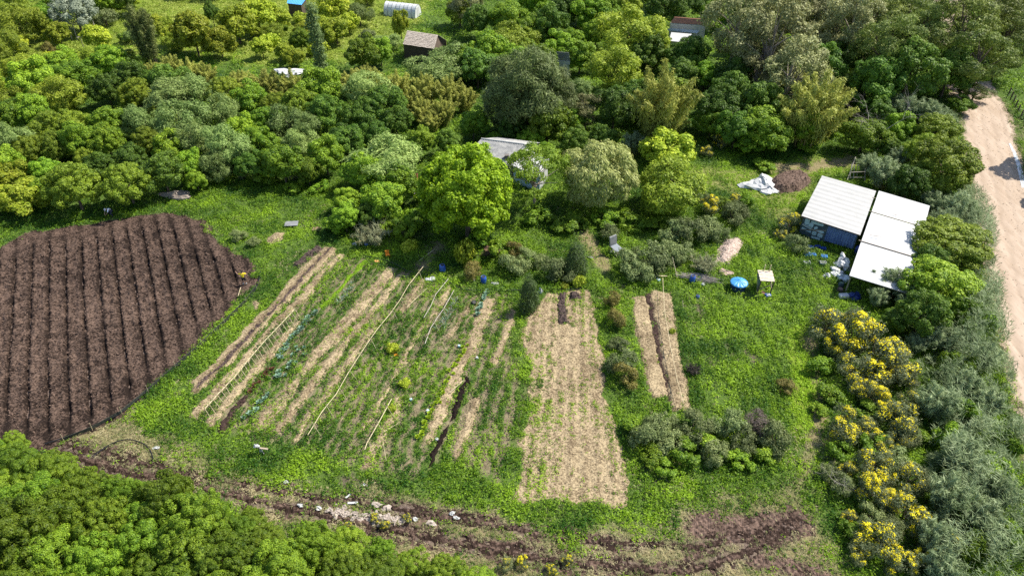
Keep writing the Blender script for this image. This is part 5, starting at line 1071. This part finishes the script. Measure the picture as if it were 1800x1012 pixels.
# boards, hose, orange things
def board(label, u, v, d_, rz, m_, z=.08, name='board', cat='board'):
    o = MB().box((0, 0, d_[2]/2), d_, rz=rz).build(name, m_, base=(0, 0, 0), bevel=.008); o.location = P(u, v, 0)+Vector((0, 0, z)); return tag(o, label, cat)
board('grey board lying flat in the tall grass above the straw heap', 513, 396, (1.5, 1.0, .05), .1, M_GREY, .22)
board('small brown board in the grass right of the grey one', 557, 405, (.9, .7, .05), 0, mat('brown board', (.25, .15, .11), None), .2)
board('long pale plank lying in the grass right of the cooker', 1151, 488.5, (2.5, .14, .06), -.02, M_CANE, .25, 'plank', 'plank')
board('white board at the left of the rubble heap on the track', 620, 884, (.75, .18, .06), .05, M_WHITE, .02)
board('short tilted white board left of the rubble boards', 612, 872, (.5, .14, .06), .8, M_WHITE, .02)
board('orange lid lying among the middle beds', 697, 625, (.42, .3, .05), .3, M_ORANGE, .1, 'lid', 'lid')
board('orange tray at the top of the pale straw bed', 663, 461, (.5, .36, .07), .2, mat('faded orange', (.75, .35, .13), None), .12, 'tray', 'tray')
p = P(682, 452); e = thing('toy_chair', 'little orange chair standing at the upper bed ends', 'chair', p, .4)
for sx in (-1, 1):
    for sy_ in (-1, 1): MB().bar((sx*.17, sy_*.15, 0), (sx*.17, sy_*.15, .34), .04, .04).build('leg', M_ORANGE, e, base=(0, 0, 0))
MB().box((0, 0, .36), (.42, .38, .05)).build('seat', M_ORANGE, e, base=(0, 0, 0)); MB().box((0, .18, .58), (.42, .05, .4)).build('backrest', M_ORANGE, e, base=(0, 0, 0))
for u, v, lb_ in ((807, 609, 'pale blue bottle by the top of the lime lettuce row'), (722, 703, 'pale blue bottle in the weeds left of the lettuce row'), (752, 723, 'pale blue bottle beside the lime lettuce row'), (839, 630, 'white and black can on the straw strip'), (1157, 493, 'turquoise bowl beside the long pale plank'), (768, 773, 'white scrap between two black compost patches'), (546, 564, 'white scrap beside the cabbage row')):
    drum('bottle' if 'bottle' in lb_ else lb_.split()[1] if 'bowl' in lb_ else 'scrap', lb_, 'litter', u, v, .26 if 'bowl' not in lb_ else .42, .2, mat('pale turquoise', (.35, .62, .66), None, rough=.4) if 'b' in lb_[:6] or 'turq' in lb_ else M_PLAST, M_PLAST)
def hose(label, pts, r_=.035, name='hose', z=.06, m_=None):
    q_ = [P(u, v, 0)+Vector((0, 0, z)) for u, v in pts]; sm = []
    for i in range(len(q_)-1):
        a, b_, c_, d = q_[max(0, i-1)], q_[i], q_[i+1], q_[min(len(q_)-1, i+2)]
        for k in range(6): t_ = k/6; sm.append(.5*((2*b_)+(c_-a)*t_+(2*a-5*b_+4*c_-d)*t_**2+(3*b_-a-3*c_+d)*t_**3))
    sm.append(q_[-1]); return tag(MB().tube(sm, r_, 6).build(name, m_ or M_BLACKP, base=(0, 0, 0)), label, 'hose')
hose('black pipe bent in a wide arc at the bottom corner of the field', poly('163 804 180 792 200 780 226 774 250 780 264 792 270 808'), .045, z=.14)
hose('black pipe along the right edge of the ploughed field', poly('80 782 130 765 205 732 250 697 300 655 350 612 400 565 430 536 447 515 456 492 459 474'), .05, z=.16)
hose('black hose winding along the upper bed ends', poly('640 452 668 457 695 466 716 478 740 483 765 488 790 498 808 508 830 512 900 512 960 510 1000 511 1030 507'), .04, z=.16)
hose('black hose from the dark valve across the upper path', poly('722 462 735 470 745 474 770 485'), .04, z=.14)
# field edge: thin stakes
ef = thing('edge_fence', 'low net fence on thin stakes between ploughed field and garden', 'fence', P(330, 625)); FE = poly('110 776 160 756 212 728 258 690 306 648 352 608 392 570 430 533 448 508'); q_ = []
for u, v in FE: p = P(u+3, v, 0); q_.append(p); MB().tube([p, p+Vector((.08, -.05, .95))], .022, 5).build('stake', M_CANE, ef)
b = MB()
for p, p2 in zip(q_[:-1], q_[1:]): b.quad(p+Vector((-.15, 0, .02)), p2+Vector((-.15, 0, .02)), p2+Vector((-.05, 0, .42)), p+Vector((-.05, 0, .42)), .02)
b.build('net', mat('grey shade net', (.035, .04, .035), (.10, .105, .09), 9, .9), ef)
# ---- trellises
def trellis(label, pts, h, sup, leg=.55, r_=.03, extra=0, thin=.018, ms=None, xleg=.25):
    q_ = [P(u, v, h) for u, v in pts]; e = thing('bean_trellis', label, 'trellis', dn(q_[len(q_)//2])); MB().tube([q_[0]]+q_[1:], r_, 6).build('ridge_pole', ms or M_CANE, e)
    ln = np.cumsum([0]+[(b_-a).length for a, b_ in zip(q_[:-1], q_[1:])])
    for i in range(sup):
        s_ = (i+.5)/sup*ln[-1] if not extra else i/(sup-1)*ln[-1]; j = min(len(q_)-2, int(np.searchsorted(ln, s_, 'right')-1)); t_ = (s_-ln[j])/(ln[j+1]-ln[j]); p = q_[j].lerp(q_[j+1], t_); d = (q_[j+1]-q_[j]).normalized(); n = Vector((-d.y, d.x, 0)).normalized()
        for sg in (-1, 1):
            f = dn(p)+n*sg*leg*RG.uniform(.85, 1.15)+d*RG.uniform(-.12, .12); MB().tube([f, p+(p-f).normalized()*xleg*RG.uniform(.6, 1.3)], thin, 5).build('cane', M_CANE, e)
    return e
trellis('long bean trellis of many canes under one ridge pole', poly('518 543 492 571 466 598 440 628 412 662 385 690 360 718'), 1.25, 26, .52, .035, 1, .02)
trellis('single-pole trellis, the longest pole, crossing the whole garden', poly('745 467 718 501 703 527 686 551 664 577 645 604 628 630 612 655 591 692 566 723 541 764'), 1.25, 11, .5, .028)
trellis('short pole trellis ending beside the first blue drum', poly('788 490 766 517 757 538 745 558'), 1.0, 3, .4, .035, ms=M_GCANE)
trellis('crooked pole trellis in the middle right of the beds', poly('798 510 780 542 770 556 757 576 747 604'), 1.0, 4, .45, .035, ms=M_GCANE)
trellis('leaning pole trellis in the lower middle of the garden', poly('688 701 668 738 645 778 641 790'), 1.2, 3, .45, .03)
def pole(label, a, b_, r_=.025, m_=None, name='pole'):
    p, q_ = P(*a), P(*b_); return tag(MB().tube([p, p.lerp(q_, .5), q_], [r_, r_, r_*.8], 6).build(name, m_ or M_CANE, base=p), label, 'pole')
pole('cane lying slanted across the straw left of the lower lettuce', (674, 759, .2), (702, 742, .25)); pole('cane lying beside the black compost strip', (790, 690, .25), (815, 668, .3)); pole('cane lying across straw below the white sack', (715, 540, .2), (751, 506, .3))
pole('upright thin stake in the weeds of the lower garden', (680, 816, 0), (673, 775, 1.2), .018); pole('long cane lying in the shade at the top path', (737, 458, .12), (764, 438, .15), .04)
pole('pole leaning over the left end of the cane pile', (1191, 491, 0), (1182, 452, 2.2), .035); pole('short stake near the dark rosette plant', (1201, 543, 0), (1200, 528, .8), .03)
tl = thing('string_line', 'lone string line on stakes along the right straw bed', 'line', P(1180, 600)); sp_ = [P(*q_) for q_ in ((1165, 488, .9), (1168, 545, .9), (1179, 610, .9), (1190, 665, .9), (1201, 706, .9))]
MB().tube(sp_, .022, 5).build('line', M_CANE, tl)
for q_ in sp_: MB().tube([dn(q_), q_], .025, 5).build('stake', M_CANE, tl)
MB().tube([P(1172, 636, .1), P(1179, 615, .9)], .02, 5).build('stay', M_DWOOD, tl)
# cane pile
e = thing('cane_pile', 'pile of long grey dead canes lying behind the blue drum', 'cane pile', P(1225, 488)); rg = random.Random(12)
b = MB()
for i in range(90):
    u0, u1 = rg.uniform(1186, 1205), rg.uniform(1240, 1274); t0 = rg.random(); a = P(u0, 477+t0*9, .06+.35*rg.random()*(1-abs(t0-.5))); c_ = P(u1, 486+t0*12+rg.uniform(-3, 3), .05+.3*rg.random()*(1-abs(t0-.5))); b.tube([a, a.lerp(c_, .5)+Vector((0, 0, rg.uniform(-.02, .06))), c_], [.03, .028, .012], 4)
b.build('canes', M_GCANE, e, rel=True)
# signpost cross of white wood
p = P(460, 798); e = thing('scarecrow', 'white wooden scarecrow-like cross with dark patch in the lower garden', 'scarecrow', p)
MB().tube([(-.15, 0, 0), (-.02, .02, .55)], .055, 6).build('leg', M_WHITE, e, base=(0, 0, 0)); MB().tube([(.2, -.02, 0), (.04, .02, .55)], .055, 6).build('leg', M_WHITE, e, base=(0, 0, 0))
MB().bar((-.12, .02, .75), (.62, .0, .62), .14, .08).build('arm', M_WOOD, e, base=(0, 0, 0)); MB().bar((0, .02, .45), (-.02, .02, .95), .09, .07).build('post', M_WHITE, e, base=(0, 0, 0))
MB().blob((-.22, .02, .95), (.26, .16, .2), 4).build('head', M_PLAST, e, base=(0, 0, 0)); MB().blob((-.16, -.12, .95), (.09, .07, .08), 5).build('eye_patch', M_BLACKP, e, base=(0, 0, 0))
# rubble pieces on the track
M_RUB = mat('pale rubble', (.27, .22, .185), (.48, .42, .37), 5, .9); rg = random.Random(5); GRB = 'pale rubble pieces dumped along the track'
SLAB = {0: 'largest pale slab at the upper edge of the rubble', 1: 'tilted pale slab right of the largest rubble slab', 2: 'pale slab alone at the right end of the rubble'}
for i, (u, v, r_) in enumerate(((662, 887, .38), (680, 893, .4), (758, 920, .36))):
    o = MB().blob((0, 0, .05), (r_, r_*.6, .12), 70+i, 9, 5, .5).build('rubble_slab', M_RUB, base=(0, 0, 0)); o.location = P(u, v); tag(o, SLAB[i], 'rubble', GRB)
for i in range(110):
    t_ = rg.random(); u = 580+t_*130+rg.gauss(0, 6); v = 898+t_*18+rg.gauss(0, 4.5); r_ = rg.uniform(.07, .2)
    o = MB().blob((0, 0, .04), (r_*1.3, r_, r_*.6), 100+i, 7, 4, .5).build('broken_brick', M_RUB, base=(0, 0, 0)); o.location = P(u, v); o.rotation_euler = (0, 0, rg.random()*6); tag(o, 'small pale broken brick in the rubble strewn along the track', 'brick', GRB)
for i, (u, v) in enumerate(((275, 787), (795, 902), (802, 910), (528, 888), (730, 912), (560, 893), (503, 848), (640, 853))):
    r_ = .16; o = MB().blob((0, 0, .04), (r_*1.5, r_, r_*.6), 300+i, 8, 4, .5).build('stone', M_WHITE, base=(0, 0, 0)); o.location = P(u, v); tag(o, f'white stone on the dirt track verge, {ordn(sorted([275, 795, 802, 528, 730, 560, 503, 640]).index(u))} from the left', 'stone', 'white stones along the track')
# ---- crops: cabbages, lettuces, leeks
def rosette(name, n, L, Wd, m_, h, seed):
    r = np.random.default_rng(seed); az = np.arange(n)*2.39996; f = (np.arange(n)+.5)/n; el = .25+.95*(1-f); d = np.stack([np.cos(az)*np.cos(el), np.sin(az)*np.cos(el), np.sin(el)], -1); c_ = d*(L*.5)*(.5+.6*f[:, None])+np.array([0, 0, h])
    side = np.stack([-np.sin(az), np.cos(az), np.zeros(n)], -1); V, Q = quads(c_, d, side, np.full(n, L)*(.6+.5*f), np.full(n, Wd)*(.6+.5*f)); return mkmesh(name, V, Q, np.repeat(r.uniform(.2, .9, n), 4), m_)
M_CAB = leafmat('cabbage leaves', (.08, .17, .10), (.25, .38, .28), .2, .2); M_LET = leafmat('lettuce leaves', (.13, .24, .008), (.36, .48, .02), .3, .12); M_REDL = leafmat('red lettuce leaves', (.05, .02, .012), (.17, .07, .04), .2, .3); M_LEEK = leafmat('leek leaves', (.10, .17, .12), (.26, .35, .26), .2, .2)
cab = [rosette('leaves', 14, .36, .26, M_CAB, .05, i) for i in range(2)]; let = [rosette('leaves', 16, .25, .2, M_LET, .04, 5+i) for i in range(2)]; red = [rosette('leaves', 14, .24, .18, M_REDL, .04, 9)]; lek = [rosette('leaves', 9, .6, .06, M_LEEK, .05, 12)]
def row(me, line, n, name, cat, lab, group, jit=3, s=(.8, 1.2)):
    pts = poly(line); g = np.linspace(0, len(pts)-1.001, n); ordr = []
    for i, t_ in enumerate(g):
        j = int(t_); f = t_-j; u = pts[j][0]*(1-f)+pts[j+1][0]*f+RG.normal(0, jit); v = pts[j][1]*(1-f)+pts[j+1][1]*f+RG.normal(0, jit*.7); p = P(u, v, .08); o = link(name, me[i % len(me)], None, p, RG.uniform(0, 6.28)); k = RG.uniform(*s); o.scale = (k, k, k); tag(o, lab.format(ordn(i)), cat, group)
row(cab, '554 549 536 569 523 584 503 607 488 630', 16, 'cabbage', 'cabbage', 'blue-green cabbage, {} from the top of the row beside the many-caned trellis', 'cabbages in the upper left row', 2)
row(cab, '472 695 452 702 450 722 430 735', 6, 'cabbage', 'cabbage', 'blue-green cabbage, {} from the top beside the bare soil bed', 'cabbages beside the bare soil bed', 3)
row(let, '820 607 804 634 796 648 777 690 765 712 752 733 745 752 738 772', 42, 'lettuce', 'lettuce', 'lime green lettuce, {} from the top of the long lettuce row', 'lettuces in the lime green row', 2.2)
row(red, '480 648 466 660 450 675 436 691', 16, 'red_lettuce', 'lettuce', 'dark red lettuce, {} from the top of the red row', 'red lettuces above the bare soil bed', 3)
row(lek, '620 500 610 516 600 532', 10, 'leek', 'leek', 'grey-green leek, {} from the top of the row left of the straw bed', 'leeks left of the pale straw bed', 2.5)
row(lek, '800 530 795 545 780 560 775 575', 10, 'leek', 'leek', 'grey-green leek, {} from the top along the crooked pole trellis', 'leeks along the crooked trellis', 3)
row(cab, '860 512 850 530 842 552', 8, 'kale', 'kale', 'dark blue-green kale, {} from the top of the row right of the black pot', 'kale right of the black pot', 2)
row(cab, '530 610 520 625 505 650 490 668', 14, 'cabbage', 'cabbage', 'pale cabbage, {} from the top of the scattered row left of the straw beds', 'cabbages scattered left of the straw beds', 6, (.6, 1.0))
# ---- stakes fence of the far meadow, gate frame behind the shed, roadside fence
e = thing('rail_fence', 'leaning grey stakes with one rail in the far meadow', 'fence', P(150, 66)); 
for u0, v0, u1, v1 in ((128, 72, 116, 41), (136, 71, 127, 42), (161, 63, 150, 34), (172, 62, 162, 35), (184, 74, 178, 56), (147, 84, 140, 62)):
    MB().tube([P(u0, v0, 0), P(u1, v1, 2.6)], .06, 5).build('stake', M_GCANE, e)
MB().tube([P(136, 66, .8), P(184, 56, .8)], .07, 5).build('rail', M_GCANE, e)
e = thing('gate_frame', 'rough pole gate frame behind the shed at the grass track', 'gate', P(1498, 312))
for u, v, u2, v2 in ((1488, 320, 1504, 276), (1493, 316, 1498, 286), (1500, 316, 1502, 290), (1506, 312, 1508, 290)): MB().tube([P(u, v, 0), P(u2, v2, 1.9)], .05, 5).build('pole', M_GCANE, e)
b = MB(); b.tube([P(1496, 303, 1.3), P(1522, 302, 1.2)], .04, 5); b.tube([P(1494, 312, .6), P(1520, 312, .6)], .04, 5); b.build('rail', M_GCANE, e); MB().tube([P(1520, 318, 0), P(1521, 296, 1.5)], .05, 5).build('pole', M_GCANE, e)
e = thing('roadside_fence', 'wire fence with dark posts on the right verge of the road', 'fence', P(1785, 195)); q_ = []
for u, v in poly('1772 168 1776 175 1780 182 1784 190 1788 198 1793 208 1800 222 1812 244 1828 272'): p = P(u, v); q_.append(p); MB().bar(p-Vector((0, 0, .1)), p+Vector((0, 0, 1.25)), .14, .14).build('post', M_DWOOD, e)
b = MB()
for z in (.4, .75, 1.1): b.tube([p+Vector((0, 0, z)) for p in q_], .012, 4)
b.build('wire', M_GREY, e)
# puddle in the roadside ditch
wt = MB(); L_ = poly('1773 252 1780 268 1786 286 1790 304 1796 330'); Rr_ = poly('1776 252 1786 268 1793 286 1798 304 1804 330'); vs = [P(*q, .03) for q in L_]+[P(*q, .03) for q in Rr_]; k = len(L_)
wt.add(vs, [(i, i+1, k+i+1, k+i) for i in range(k-1)]); o = wt.build('puddle_water', mat('bright puddle', (.5, .52, .55), None, rough=.08), base=(0, 0, 0)); o['kind'] = 'structure'
# ---- people
def skin(name, J, E, Rd, m_, parent, sub=2):
    ks = list(J); me = bpy.data.meshes.new(name); me.from_pydata([J[k] for k in ks], [(ks.index(a), ks.index(b_)) for a, b_ in E], []); o = link(name, me, parent); me.materials.append(m_)
    s_ = o.modifiers.new('skin', 'SKIN'); s_.use_smooth_shade = True
    for i, k in enumerate(ks):
        r_ = Rd[k]; me.skin_vertices[0].data[i].radius = r_ if isinstance(r_, tuple) else (r_, r_); me.skin_vertices[0].data[i].use_root = (i == 0)
    u_ = o.modifiers.new('sub', 'SUBSURF'); u_.levels = sub; u_.render_levels = sub; return o
def person(label, loc_, rz, J, shirt, pants, sleeve, shin=None, boot=M_BLACKP, hat=None):
    e = thing('person', label, 'person', loc_, rz); M_SK = mat('skin', (.33, .19, .13), None, rough=.6)
    E = [('pel', 'spi'), ('spi', 'che'), ('che', 'nec'), ('nec', 'hea'), ('hea', 'top'), ('hea', 'nos')]; Rd = dict(pel=.13, spi=.12, che=.14, nec=.055, hea=.095, top=.06, nos=.02)
    J = dict(J); h = Vector(J['hea']); J['nos'] = tuple(h+Vector((0, .12, -.01)))
    for s_ in 'LR':
        E += [('che', 'sh'+s_), ('sh'+s_, 'el'+s_), ('el'+s_, 'wr'+s_), ('wr'+s_, 'pa'+s_), ('pel', 'hi'+s_), ('hi'+s_, 'kn'+s_), ('kn'+s_, 'an'+s_), ('an'+s_, 'to'+s_)]
        Rd.update({'sh'+s_: .065, 'el'+s_: .045, 'wr'+s_: .032, 'pa'+s_: .036, 'hi'+s_: .095, 'kn'+s_: .062, 'an'+s_: .042, 'to'+s_: .038})
        w_, el_ = Vector(J['wr'+s_]), Vector(J['el'+s_]); d = (w_-el_).normalized(); J['pa'+s_] = tuple(w_+d*.07); sd_ = d.orthogonal().normalized()
        for k in range(5):
            off = sd_*((k-1.5)*.022) if k < 4 else sd_*.06-d*.05; Lf = (.075, .085, .08, .065, .04)[k]; b0 = w_+d*.085+off; J[f'f{k}{s_}'] = tuple(b0+d*Lf+Vector((0, 0, -.02))); E.append(('pa'+s_, f'f{k}{s_}')); Rd[f'f{k}{s_}'] = .010
    skin('body', J, E, Rd, M_SK, e)
    cl = ['pel', 'spi', 'che', 'shL', 'shR'] + (['elL', 'elR'] if sleeve else [])
    JJ = {k: J[k] for k in cl}; JJ['mL'] = tuple(Vector(J['shL']).lerp(Vector(J['elL']), .7)); JJ['mR'] = tuple(Vector(J['shR']).lerp(Vector(J['elR']), .7)); EE = [('pel', 'spi'), ('spi', 'che'), ('che', 'shL'), ('che', 'shR'), ('shL', 'mL'), ('shR', 'mR')]+([('mL', 'elL'), ('mR', 'elR')] if sleeve else [])
    skin('shirt', JJ, EE, {k: (.165 if k == 'pel' else .155 if k == 'spi' else .175 if k == 'che' else .085 if k[0] == 's' else .07) for k in JJ}, shirt, e)
    JP = {k: J[k] for k in ('pel', 'hiL', 'hiR', 'knL', 'knR')}; EP = [('pel', 'hiL'), ('pel', 'hiR'), ('hiL', 'knL'), ('hiR', 'knR')]
    if not shin:
        for s_ in 'LR': JP['an'+s_] = J['an'+s_]; EP.append(('kn'+s_, 'an'+s_))
    skin('trousers', JP, EP, {k: {'pe': .15, 'hi': .115, 'kn': .085, 'an': .06}[k[:2]] for k in JP}, pants, e)
    for s_ in 'LR':
        if shin: a = Vector(J['kn'+s_]).lerp(Vector(J['an'+s_]), .45); skin('sock', {'a': tuple(a), 'b': J['an'+s_]}, [('a', 'b')], dict(a=.07, b=.062), shin, e)
        skin('boot', {'a': J['an'+s_], 'b': J['to'+s_]}, [('a', 'b')], dict(a=.058, b=.05), boot, e)
    t_ = Vector(J['top']); hb = MB().blob((h.x, h.y-.015, h.z+.035), (.105, .115, .115), 3, 12, 8, .06, False)
    hb.build('hat' if hat else 'hair', hat or mat('dark hair', (.015, .012, .01), None), e, smooth=True, base=(0, 0, 0)); return e
J1 = dict(pel=(0, 0, .95), spi=(0, .02, 1.12), che=(0, .05, 1.34), nec=(0, .07, 1.50), hea=(0, .11, 1.62), top=(0, .10, 1.74), shL=(-.19, .04, 1.42), shR=(.19, .04, 1.42), elL=(-.46, .06, 1.36), elR=(.42, .10, 1.26), wrL=(-.60, .22, 1.52), wrR=(.30, .30, 1.16),
    hiL=(-.10, 0, .90), hiR=(.10, 0, .90), knL=(-.13, .05, .50), knR=(.14, .03, .50), anL=(-.14, -.02, .09), anR=(.16, -.02, .09), toL=(-.17, .16, .05), toR=(.19, .16, .05))
person('standing worker in yellow shirt, dark shorts and white socks', P(431, 501)+Vector((0, 0, .03)), .15, J1, mat('yellow cloth', (.75, .55, .02), (.85, .65, .05), 4, .8), mat('dark cloth', (.012, .012, .016), None), False, M_WHITE)
J2 = dict(pel=(0, -.12, .80), spi=(0, .04, .95), che=(0, .25, 1.08), nec=(0, .40, 1.14), hea=(0, .52, 1.16), top=(0, .58, 1.25), shL=(-.19, .28, 1.10), shR=(.19, .28, 1.10), elL=(-.26, .44, .84), elR=(.26, .44, .84), wrL=(-.14, .62, .66), wrR=(.12, .64, .66),
    hiL=(-.11, -.10, .76), hiR=(.11, -.10, .76), knL=(-.16, .14, .44), knR=(.18, .10, .46), anL=(-.15, -.06, .09), anR=(.19, -.10, .09), toL=(-.17, .12, .05), toR=(.21, .08, .05))
person('bending person in pale blue top and dark trousers at the field edge', P(197, 380)+Vector((0, 0, .0)), 2.6, J2, mat('pale blue cloth', (.55, .66, .85), (.7, .78, .9), 4, .8), mat('navy cloth', (.02, .025, .05), None), True, None, M_BLACKP, mat('white hat cloth', (.75, .77, .82), None))
p = P(421, 512); e = thing('hoe', 'long-handled hoe lying on the soil beside the yellow-shirted worker', 'hoe', p); a, c_ = P(418.5, 520, .12), P(423, 505, .16); MB().tube([a, c_], .028, 6).build('handle', M_CANE, e); MB().box(tuple(a), (.22, .14, .03), rz=.4).build('blade', M_DWOOD, e)
